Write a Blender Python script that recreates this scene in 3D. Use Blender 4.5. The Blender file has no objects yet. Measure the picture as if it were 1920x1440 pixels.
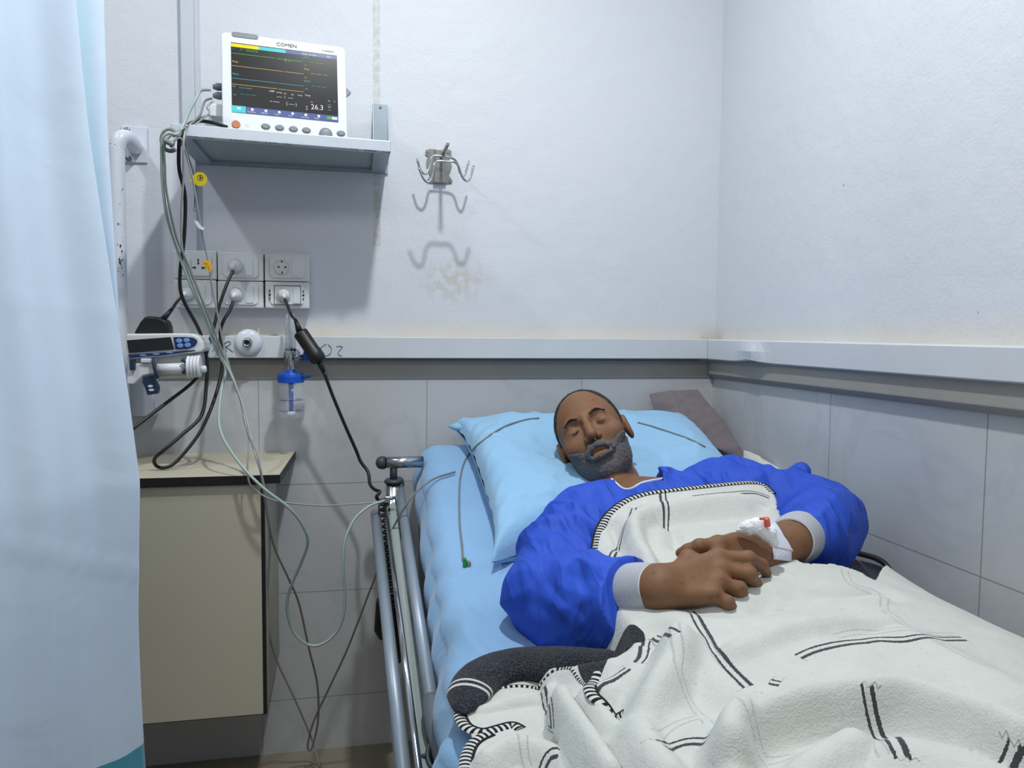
import bpy, math, random
import numpy as np
from mathutils import Vector, Matrix, Euler
random.seed(7)
SC = bpy.context.scene
COL = SC.collection

# ---------------------------------------------------------------- camera
CAM = np.array([-1.084, -2.2, 1.167])
FPX, YAW, PIT, ROL = 1475.25, .2057783, .0650527, .00867346
_F = np.array([math.sin(YAW)*math.cos(PIT), math.cos(YAW)*math.cos(PIT), -math.sin(PIT)])
_R = np.array([math.cos(YAW), -math.sin(YAW), 0.]); _U = np.cross(_R, _F)
_c, _s = math.cos(ROL), math.sin(ROL)
CM = np.stack([_c*_R+_s*_U, -_s*_R+_c*_U, _F])
cd = bpy.data.cameras.new('camera'); cd.sensor_width = 36; cd.lens = 36*FPX/1920; cd.clip_start = .02
co = bpy.data.objects.new('camera', cd); COL.objects.link(co)
m = Matrix.Identity(4)
for i in range(3):
    m[i][0], m[i][1], m[i][2], m[i][3] = CM[0][i], CM[1][i], -CM[2][i], CAM[i]
co.matrix_world = m; SC.camera = co

# ---------------------------------------------------------------- world, lights, exposure
w = bpy.data.worlds.new('world'); SC.world = w; w.use_nodes = True
w.node_tree.nodes['Background'].inputs[0].default_value = (.80, .88, 1, 1)
w.node_tree.nodes['Background'].inputs[1].default_value = .15
SC.view_settings.view_transform = 'Standard'; SC.view_settings.look = 'None'
SC.view_settings.exposure = -0.04; SC.view_settings.gamma = 1; SC.view_settings.use_curve_mapping = False
def lamp(name, loc, size, power, color=(1, 1, 1), rot=(0, 0, 0), shape='DISK', sy=None):
    l = bpy.data.lights.new(name, 'AREA'); l.shape = shape; l.size = size; l.energy = power; l.color = color
    if sy: l.size_y = sy
    o = bpy.data.objects.new(name, l); o.location = loc; o.rotation_euler = rot; COL.objects.link(o); return o
lamp('ceiling_lamp_light', (-.84, -1.07, 2.70), .09, 26, (.96, 1, .99))
lamp('ceiling_lamp_light', (-2.15, -.86, 2.70), .12, 11, (.92, .96, 1))
lamp('fill_light', (-1.3, -3.0, 2.72), 1.1, 18, (1, 1, .96), (math.radians(14), 0, 0), 'RECTANGLE', .6)  # unseen fill lamp added behind the camera to soften the shadows

# ---------------------------------------------------------------- pixel <-> place
def ray(x, y): return CM.T @ np.array([(x-960)/FPX, (720-y)/FPX, 1.])
def onY(x, y, Y=0.): r = ray(x, y); return CAM + r*(Y-CAM[1])/r[1]
def onX(x, y, X=0.): r = ray(x, y); return CAM + r*(X-CAM[0])/r[0]
def onZ(x, y, Z=0.): r = ray(x, y); return CAM + r*(Z-CAM[2])/r[2]
A = np.array
def nrm(v): v = np.asarray(v, float); return v/max(np.linalg.norm(v), 1e-9)

# ---------------------------------------------------------------- objects
def tag(o, label=None, cat=None, group=None, kind=None):
    if label: o['label'] = label
    if cat: o['category'] = cat
    if group: o['group'] = group
    if kind: o['kind'] = kind
    return o
ROOT = {}
def root(name, loc, label, cat, group=None, rot=None):
    o = bpy.data.objects.new(name, None); o.location = Vector(loc); o.empty_display_size = .05
    if rot is not None: o.rotation_euler = rot
    COL.objects.link(o); ROOT[o.name] = A(loc, float)
    return tag(o, label, cat, group)

class MB:
    def __init__(s): s.v = []; s.f = []; s.m = []; s.sm = []; s.at = {}
    def add(s, vs, fs, mi=0, smooth=False):
        b = len(s.v); s.v += [tuple(map(float, v)) for v in vs]
        s.f += [tuple(i+b for i in f) for f in fs]; s.m += [mi]*len(fs); s.sm += [smooth]*len(fs); return s
    def box(s, c, d, R=None, mi=0):
        c = A(c, float); d = A(d, float)/2; R = np.eye(3) if R is None else R
        vs = [c+R@(d*A([i, j, k])) for i in (-1, 1) for j in (-1, 1) for k in (-1, 1)]
        return s.add(vs, [(0, 1, 3, 2), (4, 6, 7, 5), (0, 4, 5, 1), (2, 3, 7, 6), (0, 2, 6, 4), (1, 5, 7, 3)], mi)
    def box2(s, lo, hi, mi=0):
        lo = A(lo, float); hi = A(hi, float); return s.box((lo+hi)/2, hi-lo, None, mi)
    def hexa(s, q0, q1, mi=0):   # two quads (same winding) joined
        return s.add(list(q0)+list(q1), [(3, 2, 1, 0), (4, 5, 6, 7), (0, 1, 5, 4), (1, 2, 6, 5), (2, 3, 7, 6), (3, 0, 4, 7)], mi)
    def lathe(s, p0, ax, prof, n=28, mi=0, smooth=True, cap=True, ref=None):
        ax = nrm(ax); u = nrm(np.cross(ax, (0, 0, 1) if abs(ax[2]) < .9 else (1, 0, 0))); w_ = np.cross(ax, u)
        vs = []; fs = []
        for (r, h) in prof:
            for k in range(n):
                a = 2*math.pi*k/n; vs.append(A(p0)+ax*h+(u*math.cos(a)+w_*math.sin(a))*r)
        for j in range(len(prof)-1):
            for k in range(n):
                k2 = (k+1) % n; fs.append((j*n+k, j*n+k2, (j+1)*n+k2, (j+1)*n+k))
        s.add(vs, fs, mi, smooth)
        if cap:
            L = len(prof)
            b = len(s.v)-L*n
            s.f.append(tuple(b+k for k in range(n-1, -1, -1))); s.m.append(mi); s.sm.append(False)
            s.f.append(tuple(b+(L-1)*n+k for k in range(n))); s.m.append(mi); s.sm.append(False)
        return s
    def cyl(s, a, b, r, r2=None, n=24, mi=0):
        a = A(a, float); b = A(b, float); L = np.linalg.norm(b-a)
        return s.lathe(a, b-a, [(r, 0), (r if r2 is None else r2, L)], n, mi)
    def tube(s, P, r, n=10, mi=0, cap=True, flat=1.0):
        P = [A(p, float) for p in P]; N = len(P)
        rr = [r]*N if np.isscalar(r) else list(r)
        T = [nrm(P[min(i+1, N-1)]-P[max(i-1, 0)]) for i in range(N)]
        u = nrm(np.cross(T[0], (0, 0, 1) if abs(T[0][2]) < .9 else (1, 0, 0)))
        vs = []; fs = []
        for i in range(N):
            u = nrm(u-T[i]*(u@T[i])); w_ = np.cross(T[i], u)
            for k in range(n):
                a = 2*math.pi*k/n; vs.append(P[i]+(u*math.cos(a)+w_*math.sin(a)*flat)*rr[i])
        for j in range(N-1):
            for k in range(n):
                k2 = (k+1) % n; fs.append((j*n+k, j*n+k2, (j+1)*n+k2, (j+1)*n+k))
        if cap: fs.append(tuple(range(n-1, -1, -1))); fs.append(tuple((N-1)*n+k for k in range(n)))
        s.add(vs, fs, mi, True); return s
    def prism(s, poly, dvec, mi=0, smooth=False):
        n = len(poly); d = A(dvec, float); vs = [A(p, float) for p in poly]; vs += [v+d for v in vs]
        fs = [tuple(range(n-1, -1, -1)), tuple(range(n, 2*n))]+[(i, (i+1) % n, n+(i+1) % n, n+i) for i in range(n)]
        return s.add(vs, fs, mi, smooth)
    def ball(s, c, r, n=16, mi=0, sc=(1, 1, 1)):
        c = A(c, float); vs = []; fs = []; m_ = n//2
        for j in range(m_+1):
            t = math.pi*j/m_
            for k in range(n):
                a = 2*math.pi*k/n; vs.append(c+A([math.sin(t)*math.cos(a), math.sin(t)*math.sin(a), math.cos(t)])*r*A(sc))
        for j in range(m_):
            for k in range(n): fs.append((j*n+k, (j+1)*n+k, (j+1)*n+(k+1) % n, j*n+(k+1) % n))
        return s.add(vs, fs, mi, True)

def spline(P, n=8):
    P = [A(p, float) for p in P]; out = []
    Q = [2*P[0]-P[1]]+P+[2*P[-1]-P[-2]]
    for i in range(1, len(Q)-2):
        a, b, c, d = Q[i-1], Q[i], Q[i+1], Q[i+2]
        for k in range(n):
            t = k/n; out.append(.5*((2*b)+(c-a)*t+(2*a-5*b+4*c-d)*t*t+(3*b-a-3*c+d)*t**3))
    out.append(P[-1]); return out

def link(name, me, mats, parent=None):
    o = bpy.data.objects.new(name, me); COL.objects.link(o)
    for mt in (mats if isinstance(mats, (list, tuple)) else [mats]): me.materials.append(mt)
    if parent is not None: o.parent = parent
    return o
def rootof(p):
    while p.parent is not None: p = p.parent
    return p
def obj(name, mb, mats, parent=None, local=False, bevel=0, seg=2, subsurf=0, clean=True):
    V = A(mb.v, float)
    if not np.isfinite(V).all(): print('BADMESH', name)
    off = np.zeros(3)
    if parent is not None:
        if not local: off = ROOT.get(rootof(parent).name, np.zeros(3))
    elif not local:
        off = A([(V[:, 0].min()+V[:, 0].max())/2, (V[:, 1].min()+V[:, 1].max())/2, V[:, 2].min()])
    V = V-off
    me = bpy.data.meshes.new(name); me.from_pydata(V.tolist(), [], mb.f)
    me.polygons.foreach_set('material_index', mb.m); me.polygons.foreach_set('use_smooth', mb.sm)
    o = link(name, me, mats, parent)
    if parent is None: o.location = off; ROOT[o.name] = off
    me.validate(); me.update()
    if bevel:
        b = o.modifiers.new('bevel', 'BEVEL'); b.width = bevel; b.segments = seg; b.limit_method = 'ANGLE'; b.angle_limit = .6; b.harden_normals = False
    if subsurf:
        b = o.modifiers.new('sub', 'SUBSURF'); b.levels = b.render_levels = subsurf
    return o
def npmesh(name, V, F, mats, parent=None, smooth=True, attrs=None, mi=None):
    """V (n,3) world, F (m,4) or (m,3)"""
    V = np.asarray(V, float)
    if not np.isfinite(V).all(): print('BADMESH', name)
    if parent is not None: off = ROOT.get(rootof(parent).name, np.zeros(3))
    else: off = A([(V[:, 0].min()+V[:, 0].max())/2, (V[:, 1].min()+V[:, 1].max())/2, V[:, 2].min()])
    me = bpy.data.meshes.new(name); k = F.shape[1]
    me.vertices.add(len(V)); me.vertices.foreach_set('co', (V-off).astype(np.float32).ravel())
    me.loops.add(F.size); me.loops.foreach_set('vertex_index', F.astype(np.int32).ravel())
    me.polygons.add(len(F)); me.polygons.foreach_set('loop_start', np.arange(0, F.size, k, dtype=np.int32))
    me.polygons.foreach_set('use_smooth', np.full(len(F), smooth))
    if mi is not None: me.polygons.foreach_set('material_index', mi.astype(np.int32))
    me.update(calc_edges=True); me.validate()
    for n_, a in (attrs or {}).items():
        if a.ndim == 1: t = me.attributes.new(n_, 'FLOAT', 'POINT'); t.data.foreach_set('value', a.astype(np.float32))
        else: t = me.attributes.new(n_, 'FLOAT_VECTOR', 'POINT'); t.data.foreach_set('vector', a.astype(np.float32).ravel())
    o = link(name, me, mats, parent)
    if parent is None: o.location = off; ROOT[o.name] = off
    return o
_tc = {}
def textmesh(txt, size, mb, origin, ux, uy, mi=0, align='LEFT', depth=0.0, sx=1.0):
    """append flat lettering to MB: origin + x*ux + y*uy"""
    c = bpy.data.curves.new('t', 'FONT'); c.body = txt; c.size = size; c.align_x = align; c.resolution_u = 2
    o = bpy.data.objects.new('t', c); me = o.to_mesh()
    vs = [A(origin)+A(ux)*v.co.x*sx+A(uy)*v.co.y for v in me.vertices]; fs = [tuple(p.vertices) for p in me.polygons]
    if vs: mb.add(vs, fs, mi)
    o.to_mesh_clear(); bpy.data.objects.remove(o); bpy.data.curves.remove(c)

# ---------------------------------------------------------------- materials
def lin(c): return tuple(((x/255)/12.92 if x <= 10 else ((x/255+.055)/1.055)**2.4) for x in c)
class NT:
    def __init__(s, name):
        s.m = bpy.data.materials.new(name); s.m.use_nodes = True; s.t = s.m.node_tree; s.b = s.t.nodes['Principled BSDF']
    def n(s, typ, **kw):
        n = s.t.nodes.new(typ)
        for k, v in kw.items():
            if k.startswith('i_'): n.inputs[int(k[2:]) if k[2:].isdigit() else k[2:].replace('_', ' ')].default_value = v
            else: setattr(n, k, v)
        return n
    def l(s, a, ao, b, bi): s.t.links.new(a.outputs[ao], b.inputs[bi])
    def math(s, op, a, b=None, c=None):
        n = s.t.nodes.new('ShaderNodeMath'); n.operation = op
        for i, x in enumerate((a, b, c)):
            if x is None: continue
            if isinstance(x, (int, float)): n.inputs[i].default_value = x
            else: s.t.links.new(x, n.inputs[i])
        return n.outputs[0]
    def mix(s, fac, a, b):
        n = s.t.nodes.new('ShaderNodeMix'); n.data_type = 'RGBA'
        for i, x in ((0, fac), (6, a), (7, b)):
            if isinstance(x, (int, float)): n.inputs[i].default_value = x
            elif isinstance(x, tuple): n.inputs[i].default_value = (*x[:3], 1)
            else: s.t.links.new(x, n.inputs[i])
        return n.outputs[2]
    def noise(s, scale, detail=3, rough=.5, vec=None, dist=0):
        n = s.n('ShaderNodeTexNoise'); n.inputs['Scale'].default_value = scale; n.inputs['Detail'].default_value = detail
        n.inputs['Roughness'].default_value = rough; n.inputs['Distortion'].default_value = dist
        s.t.links.new(vec if vec is not None else s.obc(), n.inputs['Vector']); return n.outputs['Fac']
    def obc(s):
        if not hasattr(s, '_o'): s._o = s.n('ShaderNodeTexCoord').outputs['Object']
        return s._o
    def geo(s):
        if not hasattr(s, '_g'): s._g = s.n('ShaderNodeNewGeometry').outputs['Position']
        return s._g
    def sep(s, v):
        n = s.n('ShaderNodeSeparateXYZ'); s.t.links.new(v, n.inputs[0]); return n.outputs
    def bump(s, h, dist=.001, strength=1.0):
        n = s.n('ShaderNodeBump'); n.inputs['Distance'].default_value = dist; n.inputs['Strength'].default_value = strength
        s.t.links.new(h, n.inputs['Height']); s.t.links.new(n.outputs[0], s.b.inputs['Normal']); return n
    def ramp(s, fac, stops):
        n = s.n('ShaderNodeValToRGB'); e = n.color_ramp.elements
        while len(e) < len(stops): e.new(.5)
        for k, (p, c) in enumerate(stops): e[k].position = p; e[k].color = (*c[:3], 1) if isinstance(c, tuple) else (c, c, c, 1)
        s.t.links.new(fac, n.inputs[0]); return n.outputs[0]
    def col(s, c):
        if isinstance(c, tuple): s.b.inputs['Base Color'].default_value = (*c[:3], 1)
        else: s.t.links.new(c, s.b.inputs['Base Color'])
    def set(s, **kw):
        for k, v in kw.items(): s.b.inputs[k.replace('_', ' ')].default_value = v
        return s
def plain(name, rgb, rough=.5, metal=0, var=.06, scale=40, bump=0, bscale=200, spec=None, **kw):
    t = NT(name); c = lin(rgb) if max(rgb) > 1.01 else rgb
    f = t.noise(scale, 3)
    t.col(t.mix(f, tuple(x*(1-var) for x in c), tuple(min(1, x*(1+var)) for x in c)))
    t.set(Roughness=rough, Metallic=metal)
    if spec is not None: t.b.inputs['Specular IOR Level'].default_value = spec
    if bump: t.bump(t.noise(bscale, 2), bump)
    for k, v in kw.items(): t.b.inputs[k.replace('_', ' ')].default_value = v
    return t.m
M = {}
M['plastic_white'] = plain('white_plastic', (216, 219, 224), .4, var=.03)
M['plastic_offwhite'] = plain('off_white_plastic', (212, 215, 216), .45, var=.04)
M['plastic_grey'] = plain('grey_plastic', (120, 126, 132), .45)
M['plastic_dark'] = plain('dark_plastic', (30, 32, 38), .4)
M['black_rubber'] = plain('black_rubber', (14, 14, 18), .45, var=.2)
M['black_edge'] = plain('black_edge_band', (9, 10, 17), .5)
M['white_paint'] = plain('white_enamel', (214, 219, 230), .25, var=.02)
M['alu'] = plain('brushed_aluminium', (196, 204, 214), .45, .5, var=.04)
M['alu_dull'] = plain('dull_aluminium', (150, 162, 172), .5, .6, var=.12, scale=25)
M['steel'] = plain('stainless_steel', (180, 182, 185), .25, 1., var=.05)
M['chrome'] = plain('chrome', (200, 200, 203), .12, 1., var=.02)
M['steel_dark'] = plain('dull_steel', (140, 140, 138), .38, .9, var=.15, scale=60)
M['blue_plastic'] = plain('blue_plastic', (8, 80, 190), .35)
M['navy_plastic'] = plain('navy_plastic', (28, 48, 96), .35)
M['navy_dark'] = plain('dark_blue_plastic', (30, 52, 78), .4)
M['light_blue_btn'] = plain('pale_blue_buttons', (110, 150, 210), .4)
M['orange_btn'] = plain('orange_button', (190, 110, 60), .4)
M['grey_tube'] = plain('grey_rail_paint', (140, 152, 165), .4, .25, var=.05)
M['grey_panel'] = plain('grey_bed_panel', (150, 160, 160), .5)
M['grey_cap'] = plain('grey_cap', (95, 104, 112), .5)
M['dark_grey_cap'] = plain('dark_grey_cap', (52, 62, 68), .5)
M['cable_grey'] = plain('grey_cable', (120, 122, 120), .4, var=.1)
M['cable_pale'] = plain('pale_green_cable', (150, 170, 166), .35, var=.05)
M['cable_light'] = plain('light_grey_cable', (150, 153, 153), .4, var=.06)
M['yellow'] = plain('yellow_tag', (200, 178, 12), .5)
M['amber'] = plain('amber_tag', (220, 165, 20), .5)
M['green'] = plain('green_clip', (20, 140, 55), .4)
M['red'] = plain('coral_port', (228, 105, 92), .4)
M['ink'] = plain('blue_ink', (40, 45, 120), .6)
M['print'] = plain('dark_print', (35, 40, 50), .6)
M['laminate'] = plain('beige_laminate', (186, 180, 160), .45, var=.03, scale=6)
M['laminate_door'] = plain('sand_laminate', (176, 172, 156), .5, var=.03, scale=6, bump=.0001, bscale=600)
M['white_box'] = plain('white_duct', (196, 202, 212), .5, var=.03)
M['hair_dark'] = plain('dark_hair', (30, 26, 24), .7, var=.5, scale=220, bump=.002, bscale=350)
M['hair_grey'] = plain('grey_beard', (92, 90, 92), .8, var=.6, scale=260, bump=.002, bscale=400)
M['cotton'] = plain('cotton_wool', (236, 238, 244), 1., var=.03, bump=.003, bscale=220)
M['tape'] = plain('white_tape', (206, 208, 222), .6, var=.04, bump=.0004, bscale=240)
M['cuff_trim'] = plain('white_binding', (220, 225, 240), .8)

def glassy(name, rgb, alpha):
    t = NT(name); t.col(rgb); t.set(Roughness=.05, Alpha=alpha); return t.m
M['clear'] = glassy('clear_plastic', (.62, .68, .74), .42)
M['clear2'] = glassy('clear_cup', (.66, .74, .85), .12)

def wall_mat():
    t = NT('painted_wall'); p = t.geo(); x, y, z = t.sep(p)
    base = t.mix(t.noise(1.3, 4, vec=p), lin((205, 209, 217)), lin((214, 217, 224)))
    # beige staining along the duct
    d = t.math('SUBTRACT', z, 1.157); f = t.math('SUBTRACT', 1, t.math('MULTIPLY', d, 18)); f = t.math('MAXIMUM', f, 0)
    f = t.math('MULTIPLY', f, t.math('MULTIPLY', t.noise(9, 4, vec=p), 1.1))
    base = t.mix(t.math('MINIMUM', f, .8), base, lin((214, 204, 184)))
    # old glue streak down the back wall
    near = t.math('LESS_THAN', t.math('ABSOLUTE', t.math('SUBTRACT', x, -1.005)), .0095)
    zz = t.math('MULTIPLY', t.math('GREATER_THAN', z, 1.40), near)
    zz = t.math('MULTIPLY', zz, t.ramp(t.noise(60, 4, vec=p), [(.35, .1), (.6, .75)]))
    base = t.mix(zz, base, lin((186, 184, 170)))
    # filler patch under the hook
    dx = t.math('MULTIPLY', t.math('SUBTRACT', x, -.79), 9); dz = t.math('MULTIPLY', t.math('SUBTRACT', z, 1.31), 14)
    rr = t.math('ADD', t.math('MULTIPLY', dx, dx), t.math('MULTIPLY', dz, dz))
    pf = t.math('MULTIPLY', t.math('MAXIMUM', t.math('SUBTRACT', 1, rr), 0), t.ramp(t.noise(40, 5, vec=p), [(.42, 0.), (.55, .8)]))
    base = t.mix(pf, base, lin((196, 192, 184)))
    # fine dark flecks
    sp = t.ramp(t.noise(45, 2, vec=p), [(.0, 0.), (.79, 0.), (.82, .8)])
    base = t.mix(sp, base, lin((120, 118, 110)))
    t.col(base); t.set(Roughness=.55)
    h = t.math('ADD', t.noise(14, 4, vec=p), t.math('MULTIPLY', t.noise(150, 2, vec=p), .25)); t.bump(h, .006, .5)
    return t.m
M['wall'] = wall_mat()
def tile_mat(axis):
    t = NT('grey_marble_tile'); p = t.geo(); x, y, z = t.sep(p); u = x if axis == 'x' else y
    off = .15 if axis == 'y' else -.031
    fz = t.math('ABSOLUTE', t.math('SUBTRACT', t.math('FRACT', t.math('DIVIDE', t.math('ADD', z, 4.8), .30)), .5))
    fu = t.math('ABSOLUTE', t.math('SUBTRACT', t.math('FRACT', t.math('DIVIDE', t.math('ADD', u, 9+off+.225), .45)), .5))
    jz = t.math('LESS_THAN', fz, .0045 if axis == 'y' else .003); ju = t.math('LESS_THAN', fu, .003 if axis == 'y' else .0018)
    ju = t.math('MULTIPLY', ju, t.math('LESS_THAN', u, -.3))
    # per tile tint
    cz = t.math('FLOOR', t.math('ADD', t.math('DIVIDE', t.math('ADD', z, 4.8), .30), .5)); cu = t.math('FLOOR', t.math('ADD', t.math('DIVIDE', t.math('ADD', u, 9+off+.225), .45), .5))
    cb = t.n('ShaderNodeCombineXYZ'); t.t.links.new(cz, cb.inputs[0]); t.t.links.new(cu, cb.inputs[1])
    wn = t.n('ShaderNodeTexWhiteNoise'); t.t.links.new(cb.outputs[0], wn.inputs['Vector'])
    mp = t.n('ShaderNodeMapping'); mp.inputs['Rotation'].default_value = (.5, .4, .6); mp.inputs['Scale'].default_value = (1, 1, 1); t.t.links.new(p, mp.inputs[0])
    v = t.noise(2.6, 8, .6, mp.outputs[0], .8)
    vein = t.ramp(v, [(.0, 0.), (.46, 0.), (.5, .55), (.54, 0.), (1., 0.)])
    base = t.mix(t.noise(4, 5, .6, mp.outputs[0]), lin((177, 180, 183)), lin((193, 195, 199)))
    base = t.mix(t.math('MULTIPLY', wn.outputs[0], .18), base, lin((190, 192, 196)))
    base = t.mix(t.math('MULTIPLY', vein, .28), base, lin((138, 146, 152)))
    j = t.math('MAXIMUM', jz, ju)
    base = t.mix(t.math('MULTIPLY', j, .75), base, lin((132, 126, 116)) if axis == 'y' else lin((108, 112, 116)))
    t.col(base); t.set(Roughness=.22); t.bump(t.math('MULTIPLY', j, -1), .001)
    return t.m
M['tile_x'] = tile_mat('x'); M['tile_y'] = tile_mat('y')
M['ledge'] = plain('stone_ledge', (150, 148, 142), .5, var=.08, scale=12)
M['duct'] = plain('white_duct_paint', (203, 207, 213), .4, var=.05, scale=14)
M['floor'] = plain('floor_tile', (138, 130, 116), .35, var=.15, scale=8)
M['ceiling'] = plain('ceiling_paint', (225, 226, 228), .7)

def cloth(name, a, b, rough=.85, wrinkle=.003, ws=14, weave=900, sheen=.2, trans=0):
    t = NT(name); p = t.obc()
    t.col(t.mix(t.noise(5, 4), lin(a), lin(b))); t.set(Roughness=rough, Sheen_Weight=sheen, Sheen_Roughness=.5)
    if trans: t.b.inputs['Subsurface Weight'].default_value = trans
    h = t.math('ADD', t.noise(ws, 5, .55, dist=.8), t.math('MULTIPLY', t.noise(weave, 1), .02)); t.bump(h, wrinkle, .8)
    return t.m
M['sheet'] = cloth('light_blue_sheet', (124, 164, 204), (136, 178, 216), wrinkle=.008, ws=9)
M['pillowcase'] = cloth('light_blue_pillowcase', (134, 178, 214), (144, 190, 224), wrinkle=.008, ws=10)
def gown_mat():
    t = NT('royal_blue_nonwoven'); p = t.obc(); t.col(t.mix(t.noise(5, 4), lin((38, 72, 182)), lin((50, 90, 206)))); t.set(Roughness=.62)
    t.b.inputs['Specular IOR Level'].default_value = .25
    hs = []
    for rot, sc in (((.4, .9, .3), (1, .16, .3)), ((1.2, -.4, .8), (1, .2, .2)), ((.2, .3, -1.1), (1, .15, .25))):
        mp = t.n('ShaderNodeMapping'); mp.inputs['Rotation'].default_value = rot; mp.inputs['Scale'].default_value = sc; t.t.links.new(p, mp.inputs[0])
        hs.append(t.math('ABSOLUTE', t.math('SUBTRACT', t.noise(23, 2, .35, mp.outputs[0], .4), .5)))
    h = t.math('ADD', t.math('ADD', hs[0], hs[1]), hs[2]); h = t.math('MULTIPLY', h, -.75)
    nz = t.n('ShaderNodeTexNoise'); nz.inputs['Scale'].default_value = 7; t.t.links.new(p, nz.inputs['Vector'])
    def vm(op, a, b, sc=None):
        n = t.n('ShaderNodeVectorMath'); n.operation = op
        for i, x in enumerate((a, b)):
            if x is None: continue
            if isinstance(x, tuple): n.inputs[i].default_value = x
            else: t.t.links.new(x, n.inputs[i])
        if sc is not None: n.inputs['Scale'].default_value = sc
        return n.outputs['Value'] if op == 'DOT_PRODUCT' else n.outputs['Vector']
    q = vm('ADD', vm('SCALE', p, None, 17), vm('SCALE', nz.outputs['Color'], None, 1.1))
    vo = t.n('ShaderNodeTexVoronoi'); vo.inputs['Scale'].default_value = 1; t.t.links.new(q, vo.inputs['Vector'])
    fc = vm('DOT_PRODUCT', vm('SUBTRACT', q, vo.outputs['Position']), vm('SUBTRACT', vo.outputs['Color'], (.5, .5, .5)))
    h = t.math('ADD', h, t.math('MULTIPLY', fc, .55))
    t.bump(t.math('ADD', h, t.math('MULTIPLY', t.noise(700, 1), .01)), .024, 1.); return t.m
M['gown'] = gown_mat()
M['brown_cloth'] = cloth('taupe_cloth', (108, 99, 104), (124, 114, 118), .9, .006, 14)
M['white_cloth'] = cloth('off_white_cloth', (196, 196, 192), (206, 206, 202), .9, .006, 14)
def curtain_mat():
    t = NT('pale_blue_curtain'); x, y, z = t.sep(t.geo())
    base = t.mix(t.noise(3, 4), lin((186, 203, 221)), lin((197, 212, 230)))
    # stitched seam line and coloured hem
    at = t.n('ShaderNodeAttribute'); at.attribute_name = 'hem'
    base = t.mix(t.math('GREATER_THAN', at.outputs['Fac'], .5), base, lin((58, 138, 158)))
    at2 = t.n('ShaderNodeAttribute'); at2.attribute_name = 'teal'
    base = t.mix(at2.outputs['Fac'], base, lin((128, 184, 196)))
    t.col(base); t.set(Roughness=.8, Sheen_Weight=.2)
    h = t.math('ADD', t.noise(6, 5, .5, dist=.9), t.math('MULTIPLY', t.noise(60, 3), .05)); t.bump(h, .008, .35)
    return t.m
M['curtain'] = curtain_mat()
def skin_mat():
    t = NT('skin'); p = t.obc()
    base = t.mix(t.noise(18, 4), lin((110, 74, 48)), lin((130, 91, 62)))
    sp = t.ramp(t.noise(75, 3), [(0., 0.), (.64, 0.), (.72, .55)])
    base = t.mix(sp, base, lin((78, 48, 36)))
    t.col(base); t.set(Roughness=.62, Subsurface_Weight=.08, Subsurface_Scale=.01)
    h = t.math('ADD', t.noise(60, 4), t.math('MULTIPLY', t.noise(320, 3, dist=1.), .5)); t.bump(h, .0013, .6)
    return t.m
M['skin'] = skin_mat()
def cuff_mat():
    t = NT('ribbed_white_cuff'); at = t.n('ShaderNodeAttribute'); at.attribute_name = 'rib'
    s_ = t.math('SINE', at.outputs['Fac'])
    t.col(t.mix(t.math('MULTIPLY_ADD', s_, .5, .5), lin((205, 210, 222)), lin((238, 240, 248)))); t.set(Roughness=.9)
    t.bump(s_, .0009, 1.); return t.m
M['cuff'] = cuff_mat()
def blanket_mat():
    t = NT('cream_wool_blanket'); p = t.obc()
    def att(n):
        a = t.n('ShaderNodeAttribute'); a.attribute_name = n; return a.outputs['Fac']
    n1 = t.noise(30, 5); n2 = t.noise(420, 3)
    base = t.mix(n1, lin((192, 194, 190)), lin((208, 210, 205)))
    base = t.mix(t.ramp(t.noise(160, 3), [(0., 0.), (.66, 0.), (.74, .35)]), base, lin((150, 152, 150)))
    jit = t.math('MULTIPLY', t.math('SUBTRACT', t.noise(500, 2), .5), .0030)
    sd = t.math('ADD', att('stripe'), jit)
    ln1 = t.math('LESS_THAN', t.math('ABSOLUTE', t.math('SUBTRACT', sd, .0)), .0024)
    ln2 = t.math('LESS_THAN', t.math('ABSOLUTE', t.math('SUBTRACT', sd, .0095)), .0015)
    ln = t.math('MULTIPLY', t.math('MAXIMUM', ln1, ln2), t.math('MULTIPLY', t.math('GREATER_THAN', att('stripe_m'), .5), .93))
    fd = t.math('ADD', att('faint'), jit)
    lf = t.math('MAXIMUM', t.math('LESS_THAN', t.math('ABSOLUTE', fd), .0014), t.math('LESS_THAN', t.math('ABSOLUTE', t.math('SUBTRACT', fd, .010)), .0012))
    lf = t.math('MULTIPLY', t.math('MULTIPLY', lf, t.math('GREATER_THAN', att('faint_m'), .5)), t.math('MULTIPLY', n2, .6))
    base = t.mix(lf, base, lin((110, 112, 125))); base = t.mix(ln, base, lin((26, 27, 38)))
    # dark reverse side
    wv = t.ramp(t.noise(520, 2), [(.44, lin((14, 15, 20))), (.66, lin((66, 70, 80)))])
    dk = t.mix(t.math('MULTIPLY', t.math('MAXIMUM', ln1, t.math('LESS_THAN', t.math('ABSOLUTE', t.math('SUBTRACT', sd, .010)), .0022)), 0.), wv, lin((205, 206, 200)))
    wh = t.math('MAXIMUM', t.math('LESS_THAN', t.math('ABSOLUTE', att('wstripe')), .0026), t.math('LESS_THAN', t.math('ABSOLUTE', t.math('SUBTRACT', att('wstripe'), .013)), .0026))
    dk = t.mix(wh, dk, lin((190, 192, 190)))
    base = t.mix(t.math('GREATER_THAN', att('dark'), 0), base, dk)
    t.col(base); t.set(Roughness=1., Sheen_Weight=.12, Sheen_Roughness=.6); t.b.inputs['Specular IOR Level'].default_value = .1
    t.bump(t.math('ADD', t.math('MULTIPLY', n2, .5), t.math('MULTIPLY', t.noise(90, 4), .6)), .0022, .9)
    return t.m
M['blanket'] = blanket_mat()
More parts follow.
